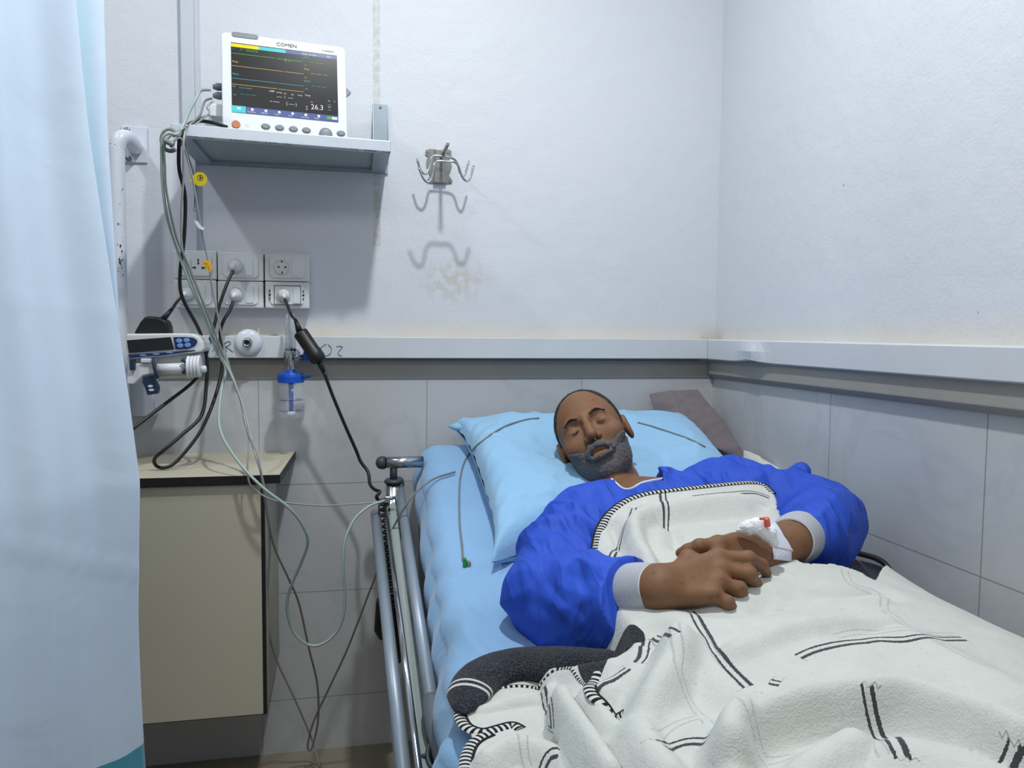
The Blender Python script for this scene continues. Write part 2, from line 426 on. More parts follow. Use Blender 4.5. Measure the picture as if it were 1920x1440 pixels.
def stitch_mat():
    t = NT('whip_stitched_edge'); a = t.n('ShaderNodeAttribute'); a.attribute_name = 'along'
    f = t.math('FRACT', t.math('DIVIDE', a.outputs['Fac'], .0080))
    t.col(t.mix(t.math('LESS_THAN', f, .5), lin((200, 202, 198)), lin((14, 14, 20)))); t.set(Roughness=1.); return t.m
M['stitch'] = stitch_mat()
M['thread'] = plain('black_edge_thread', (14, 14, 20), .9)
def emis(name, rgb, s=1.0):
    t = NT(name); t.col((0, 0, 0)); t.set(Roughness=.25); t.b.inputs['Emission Color'].default_value = (*lin(rgb), 1); t.b.inputs['Emission Strength'].default_value = s
    f = t.noise(60, 1); t.l(t.n('ShaderNodeValue'), 0, t.n('ShaderNodeMath'), 0); return t.m
E_ = {k: emis('screen_'+k, c, 1.) for k, c in dict(black=(13, 14, 22), yellow=(250, 235, 20), cyan=(70, 220, 225), slate=(85, 105, 165), green=(90, 200, 60), amber=(225, 190, 80), teal=(90, 180, 190), white=(240, 235, 240)).items()}
# ---------------------------------------------------------------- smooth solid modelling (distance fields -> one mesh)
def vnoise(P, s, seed=0):
    Q = P*s+seed*17.31; I = np.floor(Q).astype(np.int64); Fr = Q-I; Fr = Fr*Fr*(3-2*Fr)
    def h(i, j, k):
        n = (i*374761393+j*668265263+k*2147483647+seed*144665) & 0x7fffffff
        n = ((n ^ (n >> 13))*1274126177) & 0x7fffffff; return ((n ^ (n >> 16)) & 0xffff)/65535.
    x, y, z = I[:, 0], I[:, 1], I[:, 2]; fx, fy, fz = Fr[:, 0], Fr[:, 1], Fr[:, 2]
    r = 0
    for a in (0, 1):
        for b in (0, 1):
            for c in (0, 1):
                r = r+h(x+a, y+b, z+c)*(fx if a else 1-fx)*(fy if b else 1-fy)*(fz if c else 1-fz)
    return r*2-1
def smin(a, b, k): h = np.clip(.5+.5*(b-a)/k, 0, 1); return b+(a-b)*h-k*h*(1-h)
def smax(a, b, k): return -smin(-a, -b, k)
def cap(P, a, b, ra, rb=None):
    a = A(a, float); b = A(b, float); rb = ra if rb is None else rb
    d = b-a; t = np.clip(((P-a)@d)/max(d@d, 1e-12), 0, 1)
    return np.linalg.norm(P-a-t[:, None]*d, axis=1)-(ra+(rb-ra)*t)
def chain(P, pts, rs, k=.01):
    r = None
    for i in range(len(pts)-1):
        c = cap(P, pts[i], pts[i+1], rs[i], rs[i+1]); r = c if r is None else smin(r, c, k)
    return r
def ell(P, c, r, R=None):
    q = P-A(c, float)
    if R is not None: q = q@R      # R columns = axes
    r = A(r, float); k0 = np.linalg.norm(q/r, axis=1); k1 = np.linalg.norm(q/(r*r), axis=1)
    return k0*(k0-1)/np.maximum(k1, 1e-9)
def tri(x): return np.abs((x % 1.0)*2-1)*2-1
def nets(fn, lo, hi, h, blk=8, pad=1.8):
    lo = A(lo, float); hi = A(hi, float); n = np.ceil((hi-lo)/h).astype(int); nb = -(-n//blk); n = nb*blk+1
    G = np.full(tuple(n), 1., np.float32)
    bc = np.stack(np.meshgrid(*[np.arange(k) for k in nb], indexing='ij'), -1).reshape(-1, 3)
    ctr = lo+(bc+.5)*blk*h; d = fn(ctr)
    for s in (-1, 1):
        pass
    rad = blk*h*.87*pad
    for b, v in zip(bc[d < -rad], d[d < -rad]):
        i, j, k = b*blk; G[i:i+blk+1, j:j+blk+1, k:k+blk+1] = -1.
    act = bc[np.abs(d) <= rad]; L = np.arange(blk+1)
    loc = np.stack(np.meshgrid(L, L, L, indexing='ij'), -1).reshape(-1, 3)
    for s in range(0, len(act), 400):
        B = act[s:s+400]; idx = (B[:, None, :]*blk+loc[None]); P = lo+idx.reshape(-1, 3)*h
        v = fn(P).astype(np.float32); I = idx.reshape(-1, 3); G[I[:, 0], I[:, 1], I[:, 2]] = v
    S = G < 0; cn = n-1
    cnt = np.zeros(tuple(cn), np.int8)
    for a in (0, 1):
        for b in (0, 1):
            for c in (0, 1): cnt += S[a:a+cn[0], b:b+cn[1], c:c+cn[2]]
    cells = np.argwhere((cnt > 0) & (cnt < 8)); ids = np.full(tuple(cn), -1, np.int64); ids[tuple(cells.T)] = np.arange(len(cells))
    pos = np.zeros((len(cells), 3)); num = np.zeros(len(cells))
    cs = [(a, b, c) for a in (0, 1) for b in (0, 1) for c in (0, 1)]
    for p in cs:
        for ax in range(3):
            if p[ax]: continue
            q = list(p); q[ax] = 1
            ga = G[cells[:, 0]+p[0], cells[:, 1]+p[1], cells[:, 2]+p[2]]; gb = G[cells[:, 0]+q[0], cells[:, 1]+q[1], cells[:, 2]+q[2]]
            mk = (ga < 0) != (gb < 0); t = ga/np.where(mk, ga-gb, 1)
            e = np.tile(A(p, float), (len(cells), 1)); e[:, ax] += t
            pos += np.where(mk[:, None], e, 0); num += mk
    V = lo+(cells+pos/num[:, None])*h
    Fs = []
    for ax in range(3):
        sl0 = [slice(None)]*3; sl1 = [slice(None)]*3; sl0[ax] = slice(0, -1); sl1[ax] = slice(1, None)
        a = S[tuple(sl0)]; b = S[tuple(sl1)]; e = np.argwhere(a != b)
        u, v_ = (ax+1) % 3, (ax+2) % 3
        e = e[(e[:, u] > 0) & (e[:, v_] > 0) & (e[:, u] < cn[u]) & (e[:, v_] < cn[v_])]
        inside = a[tuple(e.T)]
        def cid(du, dv):
            k = e.copy(); k[:, u] += du; k[:, v_] += dv; return ids[tuple(k.T)]
        q = np.stack([cid(-1, -1), cid(0, -1), cid(0, 0), cid(-1, 0)], 1)
        q = np.where(inside[:, None], q, q[:, ::-1]); Fs.append(q)
    F = np.concatenate(Fs); F = F[(F >= 0).all(1)]
    # light smoothing of the net
    E = np.concatenate([F[:, [0, 1]], F[:, [1, 2]], F[:, [2, 3]], F[:, [3, 0]]]); deg = np.bincount(E.ravel(), minlength=len(V))
    acc = np.zeros_like(V)
    for c in range(3):
        acc[:, c] = np.bincount(E[:, 0], V[E[:, 1], c], len(V))+np.bincount(E[:, 1], V[E[:, 0], c], len(V))
    V = V*.5+.5*acc/np.maximum(deg, 1)[:, None]
    return V, F
# ---------------------------------------------------------------- the room
def struct(name, lo, hi, mat, bevel=0):
    return tag(obj(name, MB().box2(lo, hi), mat, bevel=bevel), kind='structure')
XL, YF, H = -3.6, -4.2, 2.85
struct('floor', (XL, YF, -.1), (0, 0, 0), M['floor'])
struct('ceiling', (XL, YF, H), (0, 0, H+.1), M['ceiling'])
def wallbm(name, lo, hi, lo2, hi2, tile):
    mb = MB().box2(lo, hi, 0); mb.box2(lo2, hi2, 1); return tag(obj(name, mb, [M['wall'], tile]), kind='structure')
wallbm('wall_back', (XL, 0, 1.05), (.1, .12, H), (XL, -.008, 0), (.1, .12, 1.05), M['tile_x'])
wallbm('wall_right', (0, YF, 1.05), (.12, 0, H), (-.008, YF, 0), (.12, -.008, 1.05), M['tile_y'])
struct('wall_left', (XL-.12, YF, 0), (XL, 0, H), M['wall'])
struct('wall_front', (XL, YF-.12, 0), (0, YF, H), M['wall'])
# stone ledge at the head of the tiles, then the white service duct over it
struct('trim_1', (XL, -.012, 1.036), (0, 0, 1.090), M['ledge'], .004)
mb = MB()
mb.prism([(0, -.012, 1.036), (-.012, -.012, 1.036), (-.029, -.012, 1.050), (-.029, -.012, 1.098), (0, -.012, 1.098)], (0, YF+.012, 0))
tag(obj('trim_2', mb, M['ledge'], bevel=.002), kind='structure')
DP = .048
z0, z1 = onY(900, 672, -DP)[2], onY(900, 633, -DP)[2]
struct('trim_3', (XL, -DP, z0), (-DP+.001, 0, z1), M['duct'], .002)
# right duct with one buckled stretch of its cover
mb = MB(); ys = np.concatenate([np.linspace(-DP-.0015, -1.4, 60), [YF]]); vs = []; fs = []
for y in ys:
    # buckle: the cover bows out and its lower lip lifts between y=-.27 and -.55
    g = math.exp(-((y+.33)/.075)**2) if y > -.33 else math.exp(-((y+.33)/.028)**2); g2 = math.exp(-((y+.30)/.05)**2)
    bow = -.004*(1/(1+math.exp((y+.34)/.012)))
    x0 = -DP-.004*g-bow*1.5; zl = z0+.006*g2-.002
    prof = [(0, z1), (x0+.003, z1), (x0, z1-.003), (x0-.010*g, (z0+z1)/2), (x0-.006*g, zl+.003), (x0+.003, zl), (0, zl)]
    vs += [(px_, y, pz_) for px_, pz_ in prof]
n = 7
for j in range(len(ys)-1):
    for k in range(n): fs.append((j*n+k, (j+1)*n+k, (j+1)*n+(k+1) % n, j*n+(k+1) % n))
fs.append(tuple(range(n))); mb.add(vs, fs); tag(obj('trim_4', mb, M['duct']), kind='structure')
# vertical cable duct above the sockets
P0 = onY(360, 10, -.018)
struct('trim_5', (-1.497, -.018, 1.372), (-1.466, 0, H), M['white_box'], .002)
# ================================================================ things on the wall
X3 = A([1., 0, 0]); Y3 = A([0, 1., 0]); Z3 = A([0, 0, 1.])
# ---------- shelf
zs = 1.595
FL, FR, BL_, BR_ = onZ(320, 253, zs), onZ(732.5, 285, zs), A([-1.462, -.003, zs]), A([-.982, -.003, zs])
T = .026
r = root('wall_shelf', ((FL+FR)/2*.5+(BL_+BR_)/2*.5), 'aluminium-framed wall shelf carrying the patient monitor', 'shelf')
def inset(a, b, c, d, t):
    m = (a+b+c+d)/4; return [p+nrm(m-p)*t for p in (a, b, c, d)]
Q = [FL, FR, BR_, BL_]; I_ = inset(*Q, .045)
up = A([0, 0, T])
for i in range(4):
    j = (i+1) % 4
    mb = MB().hexa([Q[i], Q[j], I_[j], I_[i]], [p+up for p in (Q[i], Q[j], I_[j], I_[i])])
    obj('frame_bar', mb, M['alu'] if i == 0 else M['alu_dull'], r, bevel=.0015)
mb = MB().hexa([p+A([0, 0, .010]) for p in I_], [p+A([0, 0, T-.001]) for p in I_]); obj('shelf_board', mb, M['grey_panel'], r)
# printed film left on the frame
mb = MB(); dz = -.0010
ux = nrm(FR-FL); uy = nrm(np.cross(ux, Z3))*-1
for t_, s_ in (('MG  CL', .06), ('MG  CL', .26), ('MG  CL', .42), ('- CL  MG -', .80), ('MG  CL', .9)):
    mb = MB(); textmesh(t_, .019, mb, FL+ux*s_*.47+A([0, .006, dz])+uy*-.001, ux, -uy*1.0, 0); obj('film_print', mb, M['print'], r)
mb = MB()
for i in range(26):
    a = BL_+(BR_-BL_)*(.06+.034*i)+A([0, -.008-.004*(i % 3), dz])
    mb.add([a, a+X3*.008, a+X3*.008-Y3*.004, a-Y3*.004], [(0, 1, 2, 3)])
obj('film_print', mb, M['navy_plastic'], r)
# right and left hanger brackets
def bracket(px0, px1, pytop, Y=-.004):
    a = onY(px0, pytop, Y); b = onY(px1, pytop+3, Y); x0, x1 = a[0], b[0]; zt = a[2]
    mb = MB(); mb.box2((x0, -.006, zs), (x1, 0, zt))
    mb.add([(x0, -.006, zt-.004), (x0, -.006, zs+T), (x0-.001, -.05, zs+T), (x0+.0015, -.006, zt-.004), (x0+.0015, -.006, zs+T), (x0, -.05, zs+T)], [(0, 1, 2), (5, 4, 3), (0, 3, 4, 1), (1, 4, 5, 2), (2, 5, 3, 0)])
    mb.add([(x1, -.006, zt-.004), (x1, -.006, zs+T), (x1+.001, -.018, zs+T), (x1+.0015, -.006, zt-.004), (x1+.0015, -.006, zs+T), (x1+.001, -.018, zs+T)], [(0, 1, 2), (5, 4, 3), (0, 3, 4, 1), (1, 4, 5, 2), (2, 5, 3, 0)])
    h = obj('bracket', mb, M['alu_dull'], r); c = A([(x0+x1)/2, -.006, zt-.008])
    obj('screw', MB().lathe(c, -Y3, [(.0035, 0), (.0035, .0015), (.002, .003)], 12), M['steel_dark'], h)
bracket(699, 727, 195)
# ---------- patient monitor
bl = onZ(417, 247, 1.622); br = onZ(652, 268, 1.622)
uxm = nrm((br-bl)*A([1, 1, 0])); back = nrm(np.cross(Z3, uxm)); lean = math.radians(7)
uym = nrm(Z3*math.cos(lean)+back*math.sin(lean)); un = np.cross(uxm, uym)  # outward
Wm = np.linalg.norm((br-bl)[:2]); Hm = .237
r = root('patient_monitor', (bl+br)/2+back*.05, 'white bedside patient monitor with lit screen standing on the wall shelf', 'monitor')
def mp(u, v, d=0.): return bl+uxm*u*Wm+uym*v*Hm+un*d
def rrect(u0, v0, u1, v1, rad, n=5, W=1, H_=1):
    pts = []
    for cx, cy, a0 in ((u1-rad/W, v1-rad/H_, 0), (u0+rad/W, v1-rad/H_, 90), (u0+rad/W, v0+rad/H_, 180), (u1-rad/W, v0+rad/H_, 270)):
        for k in range(n+1):
            a = math.radians(a0+90*k/n); pts.append((cx+rad/W*math.cos(a), cy+rad/H_*math.sin(a)))
    return pts
def slab(mb, u0, v0, u1, v1, rad, d0, d1, mi=0):
    pts = rrect(u0, v0, u1, v1, rad, 5, Wm, Hm); return mb.prism([mp(u, v, d0) for u, v in pts], un*(d1-d0), mi)
h = obj('housing', slab(slab(MB(), 0, 0, 1, 1, .012, -.03, 0), .05, .03, .95, .96, .01, -.11, -.03), M['plastic_white'], r, bevel=.003)
S0 = (.075, .205, .925, .90)
scr = obj('screen', slab(MB(), *S0, .001, 0, .0008), E_['black'], r)
obj('alarm_light', slab(MB(), .08, .955, .29, 1.012, .006, -.02, .001), M['plastic_grey'], r, bevel=.002)
def sp(x, y, d=.0011): return mp(S0[0]+(S0[2]-S0[0])*x, S0[3]-(S0[3]-S0[1])*y, d)
def srect(mb, x0, y0, x1, y1, mi=0, d=.0011): return mb.add([sp(x0, y1, d), sp(x1, y1, d), sp(x1, y0, d), sp(x0, y0, d)], [(0, 1, 2, 3)], mi)
mb = MB(); mats = [E_[k] for k in ('yellow', 'cyan', 'slate', 'green', 'amber', 'teal', 'white')]
srect(mb, 0, .012, .255, .062, 0); srect(mb, .255, .012, .505, .062, 1); srect(mb, .505, .012, 1, .062, 2)
srect(mb, .125, .91, 1, 1, 2)
srect(mb, .0, .905, .125, 1, 1, .0013)
for (xa, xb, y, mi) in ((0, .40, .155, 3), (.42, .66, .156, 3), (0, .48, .335, 4), (.49, .67, .337, 4), (0, .42, .515, 5), (.43, .67, .517, 5), (0, .42, .60, 4), (.43, .67, .602, 4)):
    srect(mb, xa, y-.0028, xb, y+.0028, mi)
srect(mb, .499, .135, .505, .185, 3)
ut, vt = uxm, uym; szm = (S0[3]-S0[1])*Hm
def tx(s, x, y, size, mi, sx=1): textmesh(s, size*szm, mb, sp(x, y, .0014), ut, vt, mi, sx=sx)
for s, x, y, z, mi in (('I', .02, .10, .04, 3), ('x1', .08, .10, .04, 3), ('MONITOR', .135, .105, .035, 3), ('1mV', .515, .185, .03, 3),
    ('Resp', .01, .285, .04, 4), ('Pleth', .01, .465, .04, 5), ('ECG', .675, .10, .035, 3), ('60', .68, .215, .03, 3), ('--- --- ---', .735, .17, .06, 3), ('Resp', .675, .275, .04, 4),
    ('--- --- ---', .74, .335, .07, 4), ('30', .68, .40, .03, 4), ('SpO2', .675, .45, .04, 5), ('--- --- ---', .745, .515, .06, 5), ('100', .68, .565, .03, 5),
    ('PR', .01, .645, .035, 5), ('Source SpO2', .07, .65, .032, 5), ('--- --- ---', .075, .745, .06, 5), ('120', .01, .76, .03, 5),
    ('NIBP', .345, .655, .035, 6), ('mmHg', .41, .66, .028, 6), ('Sys', .48, .665, .028, 6), ('Dia', .55, .67, .028, 6), ('Temp', .61, .67, .028, 6), ('Temp', .68, .66, .035, 6),
    ('----  /  ----', .41, .73, .058, 6), ('( ---- )', .50, .82, .06, 6), ('Set  Interval', .35, .80, .026, 6), ('26.3', .735, .845, .105, 6), ('T1', .735, .755, .03, 6), ('T2', .90, .71, .03, 6), ('C', .96, .71, .03, 6),
    ('----', .90, .76, .035, 6), ('TD', .90, .80, .03, 6), ('----', .90, .84, .035, 6), ('39', .685, .83, .03, 6), ('36', .685, .865, .03, 6),
    ('Adult  No Bed', .66, .05, .034, 6), ('2021', .90, .04, .025, 6), ('10:24', .90, .058, .025, 6)):
    tx(s, x, y, z, mi)
for k, s in enumerate(('Alarm Reset', 'NIBP Start', 'Freeze', 'Trend', 'Alarm Setup', 'Standby')):
    x = .14+k*.125; tx(s, x, .985, .028, 6, .8); c = sp(x+.045, .94, .0014); mb.lathe(c, un, [(.0035, 0), (.0035, .0002)], 10, 6)
srect(mb, .045, .925, .08, .955, 6, .0016); srect(mb, .89, .93, .93, .97, 3, .0016); srect(mb, .935, .93, .99, .97, 6, .0016)
obj('screen_readings', mb, mats, scr)
mb = MB(); textmesh('COMEN', .0115, mb, mp(.43, .925, .0008), ut, vt, 0, sx=1.15); obj('maker_lettering', mb, M['print'], h); mb = MB(); textmesh('STAR8000H', .006, mb, mp(.80, .925, .0008), ut, vt, 0)
obj('model_lettering', mb, M['print'], h)
obj('power_button', MB().lathe(mp(.105, .085, 0), un, [(.0095, 0), (.0085, .003)], 24), M['orange_btn'], r)
mb = MB(); mb.lathe(mp(.19, .09, 0), un, [(.004, 0), (.004, .0015)], 12); obj('indicator_lamp', mb, E_['white'], r)
for k, u in enumerate((.335, .445, .555, .66)):
    b = MB(); b.lathe((0, 0, 0), (0, 0, 1), [(1, 0), (.9, .003), (.7, .0035)], 24)
    c = mp(u, .092, 0); b.v = [tuple(c+uxm*v[0]*.0105+uym*v[1]*.0068+un*v[2]) for v in b.v]; o = obj('key', b, M['plastic_grey'], r)
b = MB().lathe((0, 0, 0), (0, 0, 1), [(1, 0), (.9, .003), (.7, .0035)], 24); c = mp(.945, .092, 0); b.v = [tuple(c+uxm*v[0]*.0105+uym*v[1]*.0068+un*v[2]) for v in b.v]; obj('key', b, M['plastic_grey'], r)
obj('rotary_knob', MB().lathe(mp(.815, .055, 0), un, [(.0155, 0), (.0155, .010), (.0135, .013), (.005, .0135)], 32), M['plastic_grey'], r)
# little loudspeaker wedge at the side, cable boots at the other
obj('side_latch', MB().prism([mp(1, .50, -.01), mp(1.045, .55, -.01), mp(1, .60, -.01)], -un*.012), M['plastic_grey'], r)
for v in (.52, .43): obj('cable_boot', MB().tube([mp(.02, v, -.045), mp(-.035, v, -.045), mp(-.07, v-.005, -.045)], [.009, .009, .005], 12), M['plastic_grey'], r)
obj('side_module', MB().box(mp(-.035, .28, -.06), (.03, .05, .03)), M['plastic_white'], r, bevel=.003)

# ---------- drip hook rack
r = root('hook_rack', (-.787, -.003, 1.60), 'steel wall rack with four bent prongs casting a shadow on the white wall', 'hook')
def wp(x, y, Y): return onY(x, y, Y)
pl = [(798, 281), (806, 279), (826, 280), (838, 279), (846, 283), (846, 291), (842, 297), (845, 303), (847, 312), (844, 322), (841, 328), (845, 334), (848, 338), (847, 344), (828, 345), (802, 343), (801, 338), (806, 331), (803, 322), (799, 308), (800, 300), (803, 294), (797, 290)]
obj('back_plate', MB().prism([wp(x, y, -.001) for x, y in pl][::-1], (0, -.003, 0)), M['steel_dark'], r, bevel=.0008)
mb = MB().prism([wp(815, 281, -.003), wp(833, 282, -.003), wp(836, 345, -.003), wp(812, 344, -.003)][::-1], (0, -.011, 0)); obj('channel', mb, M['steel_dark'], r, bevel=.002)
c0 = wp(826, 297, -.004); zr = c0[2]+.002
obj('arm', MB().box2((c0[0]-.004, -.170, zr-.004), (c0[0]+.004, -.004, zr+.004)), M['steel'], r, bevel=.0008)
for Y, pts in ((-.075, [(782, 298), (788, 318), (794, 325), (800, 325), (806, 312), (810, 295), (818, 292), (835, 294), (849, 297), (857, 305), (862, 322), (868, 330), (873, 324), (879, 302)]),
               (-.160, [(785, 314), (793, 333), (800, 341), (807, 339), (811, 327), (814, 309), (822, 302), (838, 303), (852, 304), (860, 312), (867, 332), (875, 339), (882, 333), (888, 311)])):
    obj('hook_prong', MB().tube(spline([wp(x, y, Y) for x, y in pts], 5), .0029, 10), M['steel'], r)
for x, y in ((802, 285), (841, 286), (844, 339), (804, 339)): obj('screw', MB().lathe(wp(x, y, -.004), -Y3, [(.004, 0), (.003, .002)], 10), M['steel_dark'], r)

# ---------- socket modules
SY = -.050
def socket(px0, py0, px1, py1, kind, label):
    a = onY(px0, py1, SY); b = onY(px1, py0, SY); x0, x1, zb, zt = a[0], b[0], a[2], b[2]
    r = root('wall_socket', ((x0+x1)/2, 0, zb), label, 'socket', 'sockets in the two-row block on the back wall')
    obj('back_box', MB().box2((x0+.001, -.034, zb+.001), (x1-.001, 0, zt-.001)), M['white_box'], r, bevel=.002)
    cx, cz = (x0+x1)/2, (zb+zt)/2; w_, h_ = x1-x0, zt-zb
    obj('cover_plate', MB().box((cx, -.042, cz), (w_-.0012, .016, h_-.0012)), M['plastic_offwhite'], r, bevel=.003)
    wi = .76*w_
    obj('insert', MB().prism([(p[0], SY-.0005, p[1]) for p in rrect(cx-wi/2, cz-h_*.38, cx+wi/2, cz+h_*.38, .012)][::-1], (0, -.003, 0)), M['plastic_white'], r, bevel=.001)
    return r, cx, cz, w_, h_
def schuko(r, cx, cz, plugged=None):
    f = SY-.0035
    rec = obj('receptacle', MB().lathe((cx, f-.0005, cz), -Y3, [(.0195, 0), (.0195, .003), (.0175, .003), (.0168, .0005)], 32), M['plastic_offwhite'], r)
    if not plugged:
        mb = MB()
        for s in (-1, 1): mb.lathe((cx+s*.0085, f-.0012, cz), -Y3, [(.0026, 0), (.0026, .0004)], 14)
        mb.box((cx, f-.002, cz-.0145), (.003, .001, .006)); mb.box((cx, f-.002, cz+.0145), (.003, .001, .006)); obj('pin_hole', mb, M['plastic_dark'], rec)
    return (cx, f, cz)
SOCK = {}
r, cx, cz, w_, h_ = socket(325, 470, 406, 523, 'uni', 'white universal socket with empty flat and round slots, top left of the block')
mb = MB()
gx, gz = onY(373, 497, SY)[0], onY(373, 497, SY)[2]
mb.box((gx-.001, SY-.004, gz+.012), (.003, .001, .007)); mb.lathe((gx-.001, SY-.0037, gz+.004), -Y3, [(.0026, 0), (.0026, .0006)], 12)
for s in (-1, 1): mb.box((gx+s*.0115, SY-.004, gz-.007), (.008, .001, .003)); mb.box((gx+s*.0085, SY-.004, gz-.007), (.0025, .001, .006))
obj('pin_hole', mb, M['plastic_dark'], r); obj('rocker_switch', MB().box((gx-.028, SY-.005, gz), (.018, .004, .030)), M['plastic_white'], r, bevel=.001)
def mk(px0, py0, px1, py1, cpx, cpy, label, plugged, black=False):
    r, cx, cz, w_, h_ = socket(px0, py0, px1, py1, '', label)
    c = onY(cpx, cpy, SY); p = schuko(r, c[0], cz, plugged)
    obj('blank_module', MB().box((c[0]+.0335, SY-.0045, cz), (.018, .002, h_*.62)), M['plastic_white'], r, bevel=.0008)
    if black:
        mb = MB(); x0, x1, z0_, z1_ = c[0]-.024, c[0]+.044, cz-h_*.36, cz+h_*.36
        for a, b in (((x0, z0_), (x1, z0_+.0012)), ((x0, z1_-.0012), (x1, z1_)), ((x0, z0_), (x0+.0012, z1_)), ((x1-.0012, z0_), (x1, z1_))): mb.box2((a[0], SY-.0052, a[1]), (b[0], SY-.003, b[1]))
        for sx in (x0-.011, x1+.006):
            mb.box((sx, SY-.004, cz+.010), (.0026, .001, .007)); mb.box((sx, SY-.004, cz-.010), (.0026, .001, .007)); mb.lathe((sx, SY-.0035, cz), -Y3, [(.003, 0), (.003, .001)], 10)
        obj('dark_insert_rim', mb, M['plastic_dark'], r)
    return p
SOCK['ul'] = mk(408, 474, 494, 526, 442, 500, 'white socket holding a plug, top middle of the block', True)
SOCK['ur'] = mk(496, 476, 580, 527, 529, 502, 'white round-pin socket left empty, top right of the block', False)
SOCK['ll'] = mk(325, 525, 406, 577, 352, 550, 'white socket with the left adapter plugged in, bottom left of the block', True)
SOCK['lm'] = mk(408, 528, 494, 577, 443, 552, 'white socket holding a plug, bottom middle of the block', True)
SOCK['lr'] = mk(497, 529, 580, 578, 532, 553, 'white socket with a black inner rim and a plug, bottom right of the block', True, True)
def plug(key, tip, label):
    c = A(SOCK[key]); r = root('mains_plug', c, label, 'plug', 'white plugs in the wall sockets')
    tip = A(tip, float); d = nrm(tip-c)
    obj('plug_body', MB().lathe(c, -Y3, [(.0165, -.002), (.0165, .006), (.015, .010), (.010, .018), (.0085, .022)], 28), M['plastic_white'], r)
    obj('strain_relief', MB().tube([c-Y3*.018, c-Y3*.026+d*.004, c-Y3*.028+d*.012], [.0068, .0058, .0048], 14), M['plastic_white'], r)
    return c-Y3*.028+d*.010
tip_ul = plug('ul', SOCK['ul']+A([-.02, 0, -.02]), 'white plug in the top middle socket')
tip_ll = plug('ll', SOCK['ll']+A([-.02, 0, -.02]), 'white plug in the bottom left socket')
tip_lm = plug('lm', SOCK['lm']+A([-.01, 0, -.02]), 'white plug in the bottom middle socket')
tip_lr = plug('lr', SOCK['lr']+A([.01, 0, -.02]), 'white plug in the black-rimmed bottom right socket')

# ---------- air outlet on the duct, pen lettering
c = onY(466, 642, -DP); fr = A([c[0], -DP, c[2]])
r = root('air_outlet', fr, 'round white medical air outlet on the wall duct', 'gas outlet')
obj('rosette', MB().lathe(fr, -Y3, [(.0345, 0), (.0345, .004), (.032, .010), (.024, .015), (.014, .017)], 36), M['white_paint'], r)
nz = obj('nozzle', MB().lathe(fr, -Y3, [(.012, .010), (.012, .024), (.010, .026), (.010, .038), (.0065, .038), (.0062, .030)], 24, cap=False), M['steel'], r)
obj('nozzle_bore', MB().lathe(fr, -Y3, [(.0062, .028), (.0062, .030)], 20), M['plastic_dark'], nz)
mb = MB()
def scr(pts, Y=-DP-.0010, r_=.0011): mb.tube(spline([onY(x, y, Y) for x, y in pts], 5), r_, 5, flat=.5)
scr([(398, 660), (405, 648), (410, 641)]); scr([(410, 641), (409, 652), (408, 658)]); scr([(400, 652), (412, 650)])
scr([(421, 642), (425, 660)]); scr([(421, 643), (430, 640), (432, 645), (424, 650)]); scr([(424, 650), (437, 660)])
obj_air = obj('pen_lettering', mb, M['ink']); tag(obj_air, 'blue handwritten AIR on the white wall duct', 'lettering')
mb = MB()
scr([(612, 645), (604, 650), (599, 658), (603, 665), (612, 667), (620, 662), (621, 652), (615, 646)])
scr([(631, 650), (638, 649), (642, 651), (638, 656), (634, 662), (636, 666), (641, 667)])
tag(obj('pen_lettering', mb, M['ink']), 'blue handwritten O2 on the white wall duct', 'lettering')

# ---------- oxygen flowmeter with humidifier bottle
r = root('oxygen_flowmeter', onY(545, 790, -.10), 'oxygen flowmeter with blue-capped humidifier bottle hanging from the duct', 'flowmeter')
Yf = -.105
def f_(x, y, Y=None): return onY(x, y, Yf if Y is None else Y)
vc = f_(545, 668); ax_t = f_(547, 592); ax_b = f_(545, 783)
X0 = vc[0]
def at(py): return A([X0, Yf, f_(545, py)[2]])
obj('wall_probe', MB().lathe((X0, -DP, vc[2]), -Y3, [(.022, -.002), (.022, .006), (.013, .010), (.013, .05)], 28), M['steel'], r)
obj('valve_body', MB().cyl(at(695), at(656), .0085, .0095).lathe(at(662), Z3, [(.013, 0), (.016, .006), (.016, .012), (.012, .014)], 6, smooth=False), M['chrome'], r, bevel=.001)
obj('flow_tube', MB().lathe(at(657), Z3, [(.0140, 0), (.0140, .072), (.0105, .092), (.0075, .094)], 28), M['clear'], r)
obj('inner_tube', MB().lathe(at(655), Z3, [(.0055, 0), (.0048, .086)], 18), M['clear'], r)
obj('float_ball', MB().ball(at(652), .0042, 14), M['steel'], r)
kx = X0+.032
kn = obj('control_knob', MB().lathe((kx, Yf, f_(575, 668)[2]), X3, [(.0135, 0), (.0135, .024), (.012, .026)], 14, smooth=False), M['blue_plastic'], r, bevel=.0008)
obj('valve_stem', MB().cyl((X0, Yf, f_(575, 668)[2]), (kx, Yf, f_(575, 668)[2]), .005), M['chrome'], r)
obj('bottle_cap', MB().lathe(at(717), Z3, [(.0335, 0), (.0335, .016), (.031, .024), (.014, .026), (.012, .032)], 16, smooth=False), M['blue_plastic'], r, bevel=.0012)
obj('outlet_spout', MB().tube([at(706)+A([.02, -.01, 0]), at(706)+A([.040, -.014, 0]), at(705)+A([.050, -.015, 0])], [.006, .0045, .003], 12), M['blue_plastic'], r)
bt = obj('bottle', MB().lathe(at(784), Z3, [(.020, 0), (.0275, .002), (.0295, .008), (.0305, np.linalg.norm(at(716)-at(784)))], 36), M['clear2'], r)
obj('dip_tube', MB().cyl(at(771), at(716), .0058), M['blue_plastic'], r)
obj('diffuser', MB().cyl(at(780), at(771), .0105, .0100), M['plastic_white'], r)
mb = MB()
